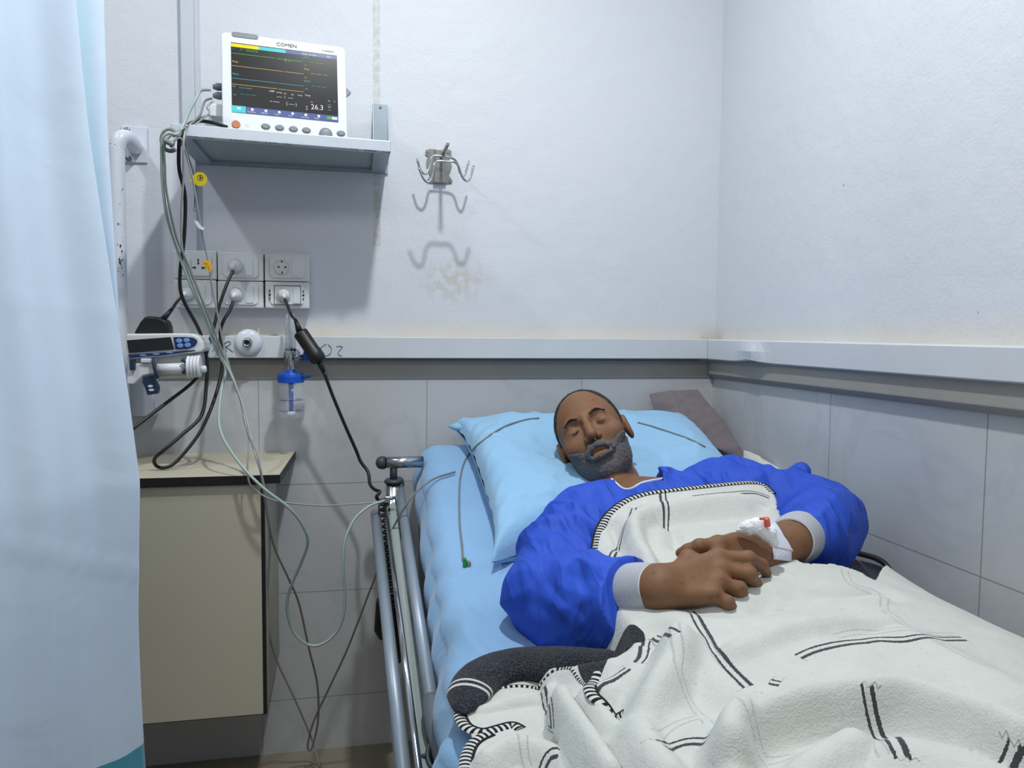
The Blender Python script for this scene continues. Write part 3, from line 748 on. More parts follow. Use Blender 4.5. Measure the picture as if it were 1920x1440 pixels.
for py, s_ in ((749, 'MAX'), (769, 'MIN')):
    obj('level_mark', MB().tube([at(py)+A([-.031*math.cos(a), -.0305*math.sin(a), 0]) for a in np.linspace(.1, math.pi-.1, 24)], .0006, 4), M['ink'], bt)
    mb = MB(); textmesh(s_, .006, mb, at(py-1)+A([.014, -.0285, 0]), X3, Z3, 0); obj('level_lettering', mb, M['ink'], bt)

# ---------- grab bar
r = root('grab_bar', (-1.61, -.002, 1.5), 'white enamelled grab bar with worn spots beside the curtain', 'grab bar')
a = onY(228, 236, -.003); b = onY(277, 306, -.003)
obj('wall_plate', MB().box2((a[0], -.006, b[2]), (b[0], 0, a[2])), M['white_paint'], r, bevel=.0015)
for x, y in ((238, 244), (241, 297)): obj('screw', MB().lathe(onY(x, y, -.006), -Y3, [(.0075, 0), (.0068, .003), (.003, .0035)], 18), M['steel_dark'], r)
yb = -.090
top = onY(219, 258, yb)
pts = [onY(254, 277, -.006), onY(249, 269, -.040), onY(238, 258, -.070), onY(226, 260, -.086), onY(220, 275, -.090), onY(219, 300, -.090), A([onY(222, 480, yb)[0], yb, onY(222, 480, yb)[2]]), A([onY(226, 640, yb)[0], yb, 1.02]), A([onY(226, 640, yb)[0], yb, .90])]
obj('bar', MB().tube(spline(pts, 8), .0185, 20), M['white_paint'], r)
mb = MB(); rnd = random.Random(3)
for i in range(34):
    py = rnd.uniform(440, 520) if i > 4 else rnd.choice((355, 383, 400, 420)); c = onY(rnd.uniform(215, 231), py, yb-.0175); mb.ball(c, rnd.uniform(.0008, .0026), 6, 0, (.8, .3, 1.6))
obj('chipped_spot', mb, M['print'], r)['kind'] = 'stuff'
# ================================================================ left side: pump, adapters, cabinet, curtain
# ---------- syringe pump
Yp = -.26
PB = onY(312, 690, Yp)
r = root('syringe_pump', PB, 'white and blue syringe pump with dark display beside the curtain edge', 'infusion pump')
def q(x, y, Y=Yp): return onY(x, y, Y)
prof = [(236, 626), (330, 625), (360, 626), (373, 631), (380, 642), (382, 655), (378, 660), (300, 669), (236, 674)]
obj('housing', MB().prism([q(x, y, Yp) for x, y in prof][::-1], (0, .105, 0)), M['plastic_offwhite'], r, bevel=.006, seg=3)
f = -.0012
obj('display', MB().prism([q(x, y, Yp+f) for x, y in ((238, 638), (320, 632), (327, 655), (242, 662))][::-1], (0, -.001, 0)), M['plastic_dark'], r)
kp = obj('keypad', MB().prism([q(x, y, Yp+f) for x, y in ((325, 632), (350, 632), (362, 633), (369, 637), (370, 642), (365, 649), (352, 654), (329, 655))][::-1], (0, -.001, 0)), M['navy_plastic'], r)
for x, y in ((336, 639), (350, 638), (338, 648), (352, 647)):
    b = MB().lathe((0, 0, 0), (0, -1, 0), [(1, 0), (.8, .0015)], 16); c = q(x, y, Yp-.0025); b.v = [(c[0]+v[0]*.0075, c[1]+v[1], c[2]+v[2]*.0055) for v in b.v]; obj('key', b, M['light_blue_btn'], kp)
st = obj('lower_key_strip', MB().prism([q(x, y, Yp+f) for x, y in ((240, 665), (300, 661), (366, 656), (366, 658), (300, 667), (244, 671))][::-1], (0, -.001, 0)), M['navy_plastic'], r)
for x, y in ((268, 666), (293, 664), (318, 661)):
    b = MB().lathe((0, 0, 0), (0, -1, 0), [(1, 0), (.8, .001)], 14); c = q(x, y, Yp-.002); b.v = [(c[0]+v[0]*.0085, c[1]+v[1], c[2]+v[2]*.002) for v in b.v]; obj('key', b, M['light_blue_btn'], st)
obj('base_body', MB().prism([q(x, y, Yp+.02) for x, y in ((238, 672), (372, 661), (374, 700), (350, 708), (300, 710), (238, 705))][::-1], (0, .085, 0)), M['plastic_offwhite'], r, bevel=.005)
obj('syringe_cradle', MB().tube([q(296, 692, Yp+.005), q(352, 690, Yp+.005)], .0125, 18), M['plastic_white'], r)
mb = MB()
for k in range(4): mb.lathe(q(352+k*6.2, 688-k*.4, Yp+.004), X3, [(.024+.002*(k == 0), 0), (.026, .002), (.026, .005), (.023, .007)], 30)
obj('plunger_disc', mb, M['plastic_white'], r)
obj('end_knob', MB().lathe(q(377, 692, Yp+.004), X3, [(.008, 0), (.008, .010), (.006, .012)], 20), M['plastic_white'], r)
obj('plunger_catch', MB().tube(spline([q(342, 674, Yp-.01), q(352, 682, Yp-.014), q(350, 693, Yp-.014), q(344, 699, Yp-.01)], 5), .0048, 10), M['navy_dark'], r)
obj('syringe_clamp', MB().tube(spline([q(287, 672, Yp-.012), q(289, 688, Yp-.018), q(292, 700, Yp-.016), q(296, 708, Yp-.01)], 5), .0050, 10, flat=.7), M['navy_dark'], r)
obj('front_bracket', MB().box2(tuple(q(266, 680, Yp)-A([0, .012, 0])), tuple(q(290, 672, Yp)+A([0, .03, 0]))), M['plastic_white'], r, bevel=.002)
obj('front_panel', MB().prism([q(x, y, Yp-.006) for x, y in ((252, 682), (286, 680), (290, 700), (268, 704), (250, 720), (238, 720), (238, 700))][::-1], (0, .03, 0)), M['plastic_white'], r, bevel=.002)
obj('side_lever', MB().box(q(249, 683, Yp-.008), (.012, .012, .026)), M['navy_dark'], r, bevel=.002)
cl = obj('pole_clamp', MB().prism([q(x, y, Yp-.01) for x, y in ((267, 706), (289, 703), (291, 712), (297, 724), (298, 729), (296, 738), (276, 741), (272, 728), (267, 718))][::-1], (0, .014, 0)), M['navy_dark'], r, bevel=.001)
mb = MB()
for x, y, a in ((282, 724, .0055), (284, 731, .0060)):
    b = MB().lathe((0, 0, 0), (0, -1, 0), [(1, 0), (1, .0012)], 16); c = q(x, y, Yp-.0105); mb.add([(c[0]+v[0]*a, c[1]+v[1], c[2]+v[2]*.0028) for v in b.v], b.f, 0)
obj('clamp_opening', mb, M['plastic_offwhite'], cl)
# small wall duct the pump is clamped in front of
a = onY(236, 712, -.06); b = onY(289, 780, -.06)
tag(obj('pipe_box', MB().box2((a[0]-.08, -.06, b[2]), (b[0], -.0085, a[2]+.05)), M['white_box'], bevel=.002), 'white box section on the tiled wall under the syringe pump', 'pipe box')

# ---------- black adapters
r = root('power_adapter', onY(285, 622, -.17), 'black power adapter lying behind the syringe pump', 'power adapter', None)
pts = [(250, 626), (262, 604), (273, 592), (293, 594), (311, 601), (315, 612), (317, 627)]
obj('adapter_body', MB().prism([onY(x, y, -.19) for x, y in pts][::-1], (0, .055, 0)), M['black_rubber'], r, bevel=.005)
a0, a1 = onY(303, 602, -.165), onY(322, 580, -.155)
obj('cable_sleeve', MB().tube([a0, (a0+a1)/2, a1], [.008, .0062, .0045], 12), M['black_rubber'], r)
obj('cable', MB().tube(spline([a1, onY(332, 566, -.12), tip_ll+A([-.004, -.003, -.006]), tip_ll], 6), .0038, 10), M['black_rubber'], r)
r = root('power_adapter', onY(578, 640, -.15), 'black cylindrical power adapter hanging beside the flowmeter', 'power adapter', None)
b0, b1 = onY(562, 622, -.15), onY(596, 672, -.15); ad = nrm(b1-b0); L = np.linalg.norm(b1-b0)
obj('adapter_body', MB().lathe(b0, ad, [(.008, -.002), (.0165, .0), (.0185, .004), (.0185, L*.72), (.0200, L*.74), (.0200, L), (.017, L+.008), (.008, L+.011)], 28), M['black_rubber'], r)
c0_, c1_ = onY(554, 600, -.145), onY(607, 698, -.15)
obj('cable_sleeve', MB().tube([b0, (b0+c0_)/2, c0_], [.009, .0065, .0045], 12), M['black_rubber'], r)
obj('cable_sleeve', MB().tube([b1+ad*.005, b1*.4+c1_*.6, c1_], [.0088, .0070, .0052], 12), M['black_rubber'], r)
obj('cable', MB().tube(spline([tip_lr, onY(541, 578, -.10), onY(546, 590, -.135), c0_], 6), .0038, 10), M['black_rubber'], r)
ADP_END = c1_

# ---------- cabinet
cy = -.36; pT = onY(500, 893, cy); xr = onY(524, 893, cy)[0]; ztop = onY(524, 889, cy)[2]; zb = onY(497, 1337, -.35)[2]; xd = onY(497.5, 1100, -.35)[0]
xl = -2.05
r = root('bedside_cabinet', ((xl+xd)/2, -.17, zb), 'sand-coloured wall-hung cabinet with black edging left of the bed', 'cabinet')
obj('carcass', MB().box2((xl, -.340, zb+.004), (xd, -.0085, ztop-.022)), M['laminate_door'], r)
dr = obj('door', MB().box2((xl, -.352, zb), (xd-.0055, -.341, ztop-.024)), M['laminate_door'], r)
obj('edge_band', MB().box2((xd-.0075, -.3525, zb), (xd+.0005, -.341, ztop-.024)).box2((xl, -.3515, zb-.002), (xd, -.341, zb)), M['black_edge'], dr)
tp = obj('countertop', MB().add([(xl, cy, ztop-.001), (xr, cy, ztop-.001), (xr+.012, -.0085, ztop-.001), (xl, -.0085, ztop-.001), (xl, cy, ztop-.021), (xr, cy, ztop-.021), (xr+.012, -.0085, ztop-.021), (xl, -.0085, ztop-.021)], [(0, 1, 2, 3), (7, 6, 5, 4), (0, 4, 5, 1), (1, 5, 6, 2), (2, 6, 7, 3), (3, 7, 4, 0)]), M['laminate'], r)
obj('edge_band', MB().box2((xl, cy-.0012, ztop-.021), (xr+.0008, cy, ztop-.0014)).prism([(xr, cy, ztop-.0014), (xr, cy, ztop-.021), (xr+.012, -.0085, ztop-.021), (xr+.012, -.0085, ztop-.0014)], (.0012, 0, 0)), M['black_edge'], tp)

# ---------- curtain
E0, E1, E2, E3, E4 = onY(143, -60, -.88), onY(176, 250, -.88), onY(224, 600, -.88), onY(268, 900, -.88), onY(278, 1400, -.88)
zhem = onY(278, 1402, -.88)[2]
def edge(z):
    zs_ = [2.75, E0[2], E1[2], E2[2], E3[2], (E3[2]+E4[2])/2, E4[2], .40]; xs = [E0[0]-.10, E0[0], E1[0], E2[0], E3[0], E3[0]-.003, E4[0], E4[0]+.002]
    return np.interp(-z, [-a for a in zs_], xs)
dirc = nrm((-.42, -.9, 0)); nor = A([.9, -.42, 0])
NU, NV = 260, 150; V = []; hem = []; teal = []
for j in range(NV+1):
    z = .462+(2.74-.462)*j/NV; ex = edge(z); hz = (z-.46)/2.28
    for i in range(NU+1):
        s = 1.15*(i/NU)**1.25
        amp = .35+.65*hz
        fold = .016*amp*math.sin(s*38+.8*math.sin(z*1.3))*min(1, s/.03)+.010*math.sin(s*17+z*.7+1)*min(1, s/.03)+.003*math.sin(s*90+z*3)
        # pulled edge: pleat wraps back at the leading edge
        back = -.018*math.exp(-(s/.012)**2)
        sag = .004*math.sin(z*7+s*11)+.0016*math.exp(-((z-1.19-.01*math.sin(s*9))/.008)**2)+.0022*math.exp(-((z-.78-.45*s)/.007)**2)
        p = A([ex, -.88, z])+dirc*(s+.010*math.exp(-(s/.02)**2)*0)+nor*(fold+back+sag)
        p[2] = z-(.02*s if j == 0 else 0)
        V.append(p); hem.append(1. if z < zhem+.028 else 0.); teal.append(0.)
V = A(V); idx = np.arange((NU+1)*(NV+1)).reshape(NV+1, NU+1)
F = np.stack([idx[:-1, :-1].ravel(), idx[:-1, 1:].ravel(), idx[1:, 1:].ravel(), idx[1:, :-1].ravel()], 1)
cu = root('hospital_curtain', (-1.6, -1.2, .46), 'pale blue privacy curtain with a teal hem hanging at the left', 'curtain')
c_ = npmesh('curtain_panel', V, F, M['curtain'], cu, attrs=dict(hem=A(hem), teal=A(teal)))
sd = c_.modifiers.new('thick', 'SOLIDIFY'); sd.thickness = .0015
# a second fold of the same cloth hanging just behind the leading edge (seen at the top)
V = []; teal = []
NU2 = 30
for j in range(NV+1):
    z = 1.10+(2.74-1.10)*j/NV; k = min(1, (z-1.10)/.85); wd = .010+.078*k
    for i in range(NU2+1):
        s = i/NU2; ex = edge(z)
        p = A([ex, -.88, z])+A([.55, .84, 0])*(-.012+wd*s)+A([.84, -.55, 0])*(-.012-.006*math.sin(s*5))
        V.append(p); teal.append(.9*max(0, 1-s*1.3))
V = A(V); idx = np.arange((NU2+1)*(NV+1)).reshape(NV+1, NU2+1)
F = np.stack([idx[:-1, :-1].ravel(), idx[:-1, 1:].ravel(), idx[1:, 1:].ravel(), idx[1:, :-1].ravel()], 1)
c_ = npmesh('curtain_return', V, F, M['curtain'], cu, attrs=dict(hem=A(teal)*0, teal=A(teal)))
c_.modifiers.new('thick', 'SOLIDIFY').thickness = .0015
obj('curtain_rail', MB().tube([(-1.40, -.80, 2.76), (-1.95, -1.98, 2.76)], .012, 12), M['alu'], cu)
# ================================================================ bed
TH = .268; YB = -.87
def Mz(y):  # mattress top height
    y = np.asarray(y, float); a = .87+TH*(y+.05); b = .65+0*y
    k = .06; h = np.clip(.5+.5*(a-b)/k, 0, 1); return b+(a-b)*h+k*h*(1-h)
bed = root('hospital_bed', (-.5, -1.1, 0), 'adjustable hospital bed with steel side rail pushed against the tiled wall', 'bed')
# side rail tubes (horizontal, beside the mattress)
def bar(name, a, b, rad, mat, n=18, parent=bed): return obj(name, MB().cyl(a, b, rad, n=n), mat, parent)
def along(p, y): return A([p[0]+.006*(p[1]-y)*0, y, p[2]+.268*(y-p[1])])
Ra = onY(747, 905, -.12); Rb = along(Ra, -.925); Rb[0] += .004
Rb2 = Rb+(Rb-Ra)*.12
bar('top_rail', Ra, Rb, .0118, M['grey_tube'])
La = onY(704, 962, -.2); Lb = along(La, -1.10); Lb[0] += .016
bar('lower_rail', La, Lb, .0125, M['grey_tube'])
Ca = onY(722, 942, -.2); Cb = along(Ca, -1.10); Cb[0] += .012
bar('chrome_rail', Ca, Cb, .0058, M['chrome'])
obj('rail_collar', MB().lathe(Ra+nrm(Rb-Ra)*.02, nrm(Ra-Rb), [(.0125, 0), (.0150, .006), (.0150, .03), (.010, .036)], 22), M['grey_cap'], bed)
# rail end grip
g = nrm(Rb-Ra)
obj('rail_end_grip', MB().tube([Rb-g*.008, Rb+g*.006, Rb+g*.03, Rb+g*.055+A([.001, 0, -.004]), Rb+g*.085+A([.003, 0, -.014]), Rb+g*.13+A([.008, 0, -.035])], [.0125, .0155, .0175, .0165, .0125, .0105], 20), M['grey_cap'], bed)
hk = Rb+g*.082+A([-.006, 0, -.026])
obj('release_loop', MB().tube(spline([hk+A([.008, .014, .008]), hk+A([-.004, .008, .011]), hk+A([-.009, -.006, .0]), hk+A([-.004, -.022, -.008]), hk+A([.008, -.02, -.008])], 6), .0034, 10), M['dark_grey_cap'], bed)
obj('release_loop', MB().tube(spline([hk+A([-.008, -.003, .002]), hk+A([-.022, -.004, -.004]), hk+A([-.027, -.02, -.02]), hk+A([-.020, -.038, -.030])], 6), .0034, 10), M['dark_grey_cap'], bed)
# grey rail side board
mb = MB(); a = Ca+A([.004, 0, -.012]); b = Cb+A([.004, 0, -.012])
a2 = Ra+A([-.010, -.05, -.035]); b2 = along(Ra, -1.10)+A([-.006, 0, -.035])
mb.hexa([a, b, b2, a2], [p+A([0, 0, -.012]) for p in (a, b, b2, a2)]); obj('side_board', mb, M['grey_panel'], bed)
# head end: corner post, handle
ph = onY(738, 930, -.16); hx = ph[0]
zt = onY(738, 905, -.16)[2]
obj('corner_post', MB().lathe((hx, -.16, .30), Z3, [(.020, 0), (.020, zt-.30)], 26), M['steel'], bed)
obj('post_collar', MB().lathe((hx, -.16, zt), Z3, [(.024, 0), (.024, .006), (.020, .010)], 26), M['dark_grey_cap'], bed)
hz_ = onY(738, 867, -.16)[2]
obj('handle_stem', MB().cyl((hx, -.16, zt), (hx, -.16, hz_), .0095), M['dark_grey_cap'], bed)
hxl = onY(717, 867, -.16)[0]
hd = obj('head_handle', MB().cyl((hxl, -.16, hz_), (-.893, -.16, hz_), .0150, n=26), M['steel'], bed)
obj('end_cap', MB().lathe((hxl, -.16, hz_), -X3, [(.0170, -.006), (.0170, .004), (.0135, .012), (.006, .0165), (.001, .0175)], 26), M['dark_grey_cap'], hd)
# frame below
fr = MB(); fr.box2((-.93, -2.05, .36), (-.05, -.08, .40)); fr.box2((-.90, -.10, .36), (-.06, -.075, .80)); obj('bed_frame', fr, M['grey_tube'], bed, bevel=.004)
obj('backrest_panel', MB().add([(-.89, -.09, .70), (-.06, -.09, .70), (-.06, -.87, .50), (-.89, -.87, .50), (-.89, -.09, .68), (-.06, -.09, .68), (-.06, -.87, .48), (-.89, -.87, .48)], [(0, 1, 2, 3), (7, 6, 5, 4), (0, 4, 5, 1), (1, 5, 6, 2), (2, 6, 7, 3), (3, 7, 4, 0)]), M['grey_panel'], bed)
for x in (-.88, -.10):
    for y in (-.2, -1.95):
        obj('leg', MB().cyl((x, y, .06), (x, y, .37), .02), M['steel'], bed)
        obj('castor', MB().lathe((x-.015, y, .058), X3, [(.05, 0), (.056, .006), (.056, .024), (.05, .03)], 24), M['black_rubber'], bed)
# ---------- mattress with fitted sheet
mt = root('mattress', (-.5, -1.0, .5), 'mattress in a creased light blue sheet raised at the head', 'mattress')
def xleft(y): return -.890+.034*np.clip(y, -1.3, 0)*1.0
NY, NX = 260, 170
ys = np.linspace(-.045, -1.98, NY+1); V = []
thick = .135
rng = np.random.RandomState(4)
# cross-section parameter: bottom-left -> side -> top -> right side
for y in ys:
    xl_, xr_ = float(xleft(y)), -.085; zt_ = float(Mz(y)); e = min(1., max(0, (-.045-y)/.05)); e = math.sqrt(max(0, 1-(1-e)**2))
    zt2 = zt_-.045*(1-e)
    for k in range(NX+1):
        t = k/NX
        if t < .22:   # left side going up
            u = t/.22; x = xl_-.012*math.sin(u*math.pi)-.006*(1-u); z = zt2-thick+(thick-.045)*u
        elif t < .30:
            a = (t-.22)/.08*math.pi/2; x = xl_+.045*(1-math.cos(a)); z = zt2-.045+.045*math.sin(a)
        elif t < .92:
            u = (t-.30)/.62; x = xl_+.045+(xr_-xl_-.09)*u; z = zt2
        else:
            a = (t-.92)/.08*math.pi/2; x = xr_-.045+.045*math.sin(a); z = zt2-.045+.045*math.cos(a)-.001
        V.append((x, y, z))
V = A(V); X, Y, Z = V.T
# creases in the sheet
def ridge(P2, pts, w, a, sym=True):
    """height added at plan points P2 along a plan polyline"""
    pts = A(pts); best = np.full(len(P2), 9.)
    for i in range(len(pts)-1):
        p, q_ = pts[i], pts[i+1]; d = q_-p; t = np.clip(((P2-p)@d)/(d@d), 0, 1); best = np.minimum(best, np.linalg.norm(P2-p-t[:, None]*d, axis=1))
    return a*np.exp(-(best/w)**2)
P3 = np.stack([X*1.0, Y, Z*0], 1)
top = (Z > Mz(Y)-.05).astype(float)
disp = .0020*vnoise(P3*A([1, .35, 1]), 16, 1)+.0012*vnoise(P3*A([1, .5, 1]), 40, 2)
near = np.clip((-.95-Y)/.25, 0, 1)*np.clip((-.6-X)/.2, 0, 1)
n_ = vnoise(np.stack([X*.8+Y*.9, Y*.25-X*.25, Z*0], 1), 26, 5); disp += near*.009*(1-np.abs(n_)*2.)
n_ = vnoise(np.stack([X+Y*.4, Y*.4-X*.2, Z*0], 1), 12, 9); disp += .0055*np.maximum(0, 1-np.abs(n_)*3.0)*np.clip((-.35-Y)/.2, 0, 1)
disp = np.minimum(disp, .010); Z2 = Z+disp*np.where(X < -.09, 1, 0)
# sheet sagging off the left side with loose drape, more towards the foot
side = np.clip((xleft(Y)+.02-X)/.02, 0, 1); bul = np.clip((-.9-Y)/.35, 0, 1)
X2 = X-side*(.010*(1+np.sin(Y*42+2*np.sin(Y*9)))*(.35+bul)+.018*bul)
V = np.stack([X2, Y, Z2], 1); idx = np.arange((NX+1)*(NY+1)).reshape(NY+1, NX+1)
F = np.stack([idx[:-1, :-1].ravel(), idx[1:, :-1].ravel(), idx[1:, 1:].ravel(), idx[:-1, 1:].ravel()], 1)
npmesh('sheet', V, F[:, ::-1], M['sheet'], mt)
mb = MB()
prof = [(float(y), float(Mz(y))-.02) for y in np.linspace(-.06, -1.97, 24)]
mb.prism([(-.875, y, z) for y, z in prof]+[(-.875, y, z-.112) for y, z in prof[::-1]], (.78, 0, 0)); obj('foam_core', mb, M['sheet'], mt)
# ---------- hand control hanging on the rail, coiled lead
r = root('hand_control', onY(722, 1165, -.42), 'black bed hand control hanging behind the lower side rail', 'hand control')
c = onY(722, 1165, -.62)
pts = [(706, 1130), (712, 1124), (742, 1120), (748, 1190), (742, 1204), (712, 1202), (702, 1185)]
obj('handset', MB().prism([onY(x, y, -.42) for x, y in pts][::-1], (0, .03, 0)), M['black_rubber'], r, bevel=.006)
mb = MB(); P = []
a = onY(719, 935, -.20); b = onY(733, 1150, -.44)
N = 19
for k in range(N*14+1):
    t = k/(N*14); ang = 2*math.pi*N*t; c = a+(b-a)*t; rad = .0125 if .02 < t < .98 else .004
    P.append(c+A([math.cos(ang), .35*math.sin(ang), .93*math.sin(ang)*.55])*rad)
obj('coiled_lead', MB().tube(P, .0031, 7), M['black_rubber'], r)
# ---------- pillow
pw = root('pillow', (-.47, -.35, .80), 'light blue pillow under the patient\'s head', 'pillow')
TL, TR, BR, BL2 = A([-.806, -.075, 0]), A([-.120, -.09, 0]), A([-.13, -.50, 0]), A([-.812, -.715, 0])
NU = NV = 130; V = []; F = []
for side_ in (0, 1):
    for j in range(NV+1):
        for i in range(NU+1):
            u, v = i/NU, j/NV     # u left-right, v head-foot
            # pinched corners
            uu, vv = u*2-1, v*2-1
            p = (TL*(1-u)+TR*u)*(1-v)+(BL2*(1-u)+BR*u)*v
            pin = .030*(1-abs(uu)**4)*(abs(vv)**6); pin2 = .030*(1-abs(vv)**4)*(abs(uu)**6)
            p = p+A([0, pin*(1 if vv > 0 else -.6), 0])+A([pin2*(-1 if uu > 0 else 1), 0, 0])
            T_ = ((1-uu**4)*(1-vv**4))**.42 if abs(uu) < 1 and abs(vv) < 1 else 0
            dent = .035*math.exp(-(((p[0]+.50)/.16)**2+((p[1]+.36)/.16)**2))
            base = float(Mz(p[1]))+.004; mid = base+.030+.016*abs(uu)**3
            if side_ == 0: z = mid-.022*vv**3*(vv > 0)+.086*T_-dent*T_
            else: z = max(base, mid-.022*vv**3*(vv > 0)-.003-.05*T_)
            # edge seam flange and wrinkles
            z += .003*math.sin(v*60+3*math.sin(u*9))*math.exp(-((uu+1)/.18)**2)*(side_ == 0)
            V.append((p[0], p[1], z))
V = A(V)
N1 = (NU+1)*(NV+1); P3 = V.copy()
TT = np.clip((V[:, 2]-Mz(V[:, 1])-.03)/.05, 0, 1); TT[N1:] = 0
n_ = vnoise(P3*A([1, .6, 0])@A([[.8, .6, 0], [-.6, .8, 0], [0, 0, 1]]), 11, 3); V[:, 2] += TT*.0075*(1-2.2*np.abs(n_))
n_ = vnoise(P3*A([.8, 1.3, 0]), 24, 6); V[:, 2] += TT*.0030*(1-2*np.abs(n_))
idx = np.arange(N1).reshape(NV+1, NU+1)
F1 = np.stack([idx[:-1, :-1].ravel(), idx[1:, :-1].ravel(), idx[1:, 1:].ravel(), idx[:-1, 1:].ravel()], 1)
F = np.concatenate([F1, F1[:, ::-1]+N1])
npmesh('pillowcase', V, F, M['pillowcase'], pw)
# raised corner ear at the top left of the case
e0 = onY(838, 797, -.07); e1 = onY(850, 835, -.10); e2 = onY(872, 789, -.075); 
mb = MB().tube([A([-.775, -.10, float(Mz(-.1))+.055]), A([-.800, -.088, float(Mz(-.09))+.052]), onY(840, 799, -.078)], [.032, .020, .004], 16, flat=.5); obj('case_corner', mb, M['pillowcase'], pw)
# ================================================================ the patient
def w3(t): return onY(*t)
Hc = onY(1113, 822, -.47)
vdir = nrm(CAM-Hc); ui = nrm(-.43*CM[0]+.90*CM[1]); ui = nrm(ui-vdir*(ui@vdir)); ph_ = math.radians(20)
HU = math.cos(ph_)*ui-math.sin(ph_)*vdir; HN = math.cos(ph_)*vdir+math.sin(ph_)*ui; HX = np.cross(HU, HN)
HR = np.stack([HX, HU, HN], 1); HS = 1.04
def hl(P): return (P-Hc)@HR/HS
def headd(P, ears=True):
    q = hl(P); ax = q*A([1, 1, 1]); ax = q.copy(); ax[:, 0] = np.abs(q[:, 0])
    d = ell(q, (0, .032, -.015), (.074, .086, .096))
    d = smin(d, ell(q, (0, -.025, .022), (.062, .085, .066)), .03)
    d = smin(d, ell(q, (0, -.072, .028), (.050, .038, .050)), .025)
    d = smin(d, ell(q, (0, -.097, .060), (.022, .017, .018)), .02)
    d = smin(d, cap(ax, (0, .026, .086), (.036, .022, .076), .009), .014)
    d = smax(d, -ell(ax, (.033, .003, .098), (.019, .012, .016)), .012)
    d = smin(d, ell(ax, (.033, .002, .0765), (.0145, .0115, .0125)), .004)
    d = smin(d, ell(ax, (.044, -.024, .066), (.022, .022, .018)), .02)
    d = smin(d, chain(q, [(0, .014, .092), (0, -.012, .106), (0, -.030, .114)], [.007, .009, .0115], .008), .010)
    d = smin(d, np.linalg.norm(ax-A([.0125, -.034, .100]), axis=1)-.0085, .006)
    d = smin(d, ell(q, (0, -.0600, .0925), (.026, .0065, .009)), .005)
    d = smin(d, ell(q, (0, -.0715, .0905), (.022, .0070, .009)), .005)
    d = smax(d, -ell(q, (0, -.0655, .1025), (.024, .0012, .008)), .003)
    d = smax(d, -(np.linalg.norm(ax-A([.0062, -.0425, .107]), axis=1)-.0036), .003)
    if not ears: return d*HS
    ear = smax(ell(ax, (.079, -.004, -.010), (.009, .031, .019)), -ell(ax, (.086, -.002, -.006), (.007, .020, .011)), .004)
    return smin(d, ear, .006)*HS
NB = onY(1190, 925, -.655)+A([.01, .0, -.03])
SR, ER, WR = w3((1075, 975, -.72))+A([.03, 0, -.02]), w3((1052, 1128, -.935)), w3((1238, 1099, -1.155))
SL, EL, WL = w3((1375, 905, -.62))+A([-.02, 0, -.03]), w3((1540, 985, -.835)), w3((1480, 1016, -1.03))
# hands: joints traced one by one, right hand lying over the left
pd = nrm((.25, .75, -.6))
RM = [w3(t) for t in ((1346, 1046, -1.132), (1352, 1068, -1.146), (1348, 1092, -1.162), (1337, 1114, -1.178))]
RF = [[(1403, 1047, -1.142), (1428, 1059, -1.128), (1437, 1075, -1.112)], [(1404, 1076, -1.158), (1417, 1097, -1.142), (1411, 1113, -1.125)],
      [(1386, 1104, -1.172), (1395, 1121, -1.156), (1387, 1134, -1.140)], [(1364, 1129, -1.190), (1372, 1141, -1.184), (1363, 1150, -1.176)]]
RF = [[w3(t) for t in f] for f in RF]
LM = [w3(t) for t in ((1347, 1021, -1.085), (1345, 1040, -1.095), (1352, 1056, -1.103), (1372, 1070, -1.105))]
LF = [[(1312, 1024, -1.090), (1290, 1031, -1.080), (1276, 1037, -1.072)], [(1312, 1060, -1.095), (1296, 1085, -1.10), (1288, 1104, -1.10)],
      [(1322, 1086, -1.115), (1306, 1116, -1.13), (1300, 1141, -1.135)], [(1345, 1096, -1.12), (1330, 1112, -1.12), (1322, 1124, -1.12)]]
LF = [[w3(t) for t in f] for f in LF]
def hand(P, Wr, MC, FG, thumb, rf=.0102):
    d = None
    wo = nrm(MC[3]-MC[0])
    for i, m_ in enumerate(MC):
        s = Wr+wo*(-.016+.0107*i)
        c = cap(P, s, m_, .0165, .0122); c = smin(c, cap(P, s+pd*.010, m_+pd*.010, .016, .0105), .01)
        d = c if d is None else smin(d, c, .010)
    for i in range(4):   # knuckle and finger
        r_ = rf*(1.0, 1.03, .97, .86)[i]
        f = chain(P, [MC[i]]+FG[i], [r_*1.15, r_*1.06, r_*.93, r_*.80], .004)
        f = smin(f, np.linalg.norm(P-FG[i][0], axis=1)-r_*1.12, .004)
        d = smin(d, f, .0045)
        d = smin(d, np.linalg.norm(P-MC[i]+pd*.003, axis=1)-r_*1.14, .010)
    t = chain(P, thumb, [.015, .0125, .0108, .009], .006); return smin(d, t, .009)
RT = [WR+A([.02, .015, -.005]), w3((1290, 1046, -1.115)), w3((1322, 1058, -1.098)), w3((1345, 1066, -1.090))]
LT = [WL+A([-.03, .02, .0]), w3((1415, 1018, -1.05)), w3((1375, 1016, -1.062)), w3((1350, 1018, -1.066))]
def arms(P, g=1.):
    r = chain(P, [SR, ER, ER+(WR-ER)*.35, WR-(WR-ER)*.12, WR], [.048, .040, .042, .030, .0285], .02)
    l = chain(P, [SL, EL, EL+(WL-EL)*.35, WL-(WL-EL)*.12, WL], [.048, .040, .042, .033, .0315], .02)
    return r, l
CR = Matrix.Rotation(math.radians(15), 3, 'X'); CR = A(CR)
def torso(P, g=0.):
    d = ell(P, (-.47, -.80, .755), (.165+g, .25, .088+g), CR)
    d = smin(d, ell(P, (-.46, -1.10, .695), (.150+g, .25, .050+g)), .05)
    s_ = cap(P, SR+A([.03, 0, -.01]), SL+A([-.03, 0, -.01]), .055+g); return smin(d, s_, .05)
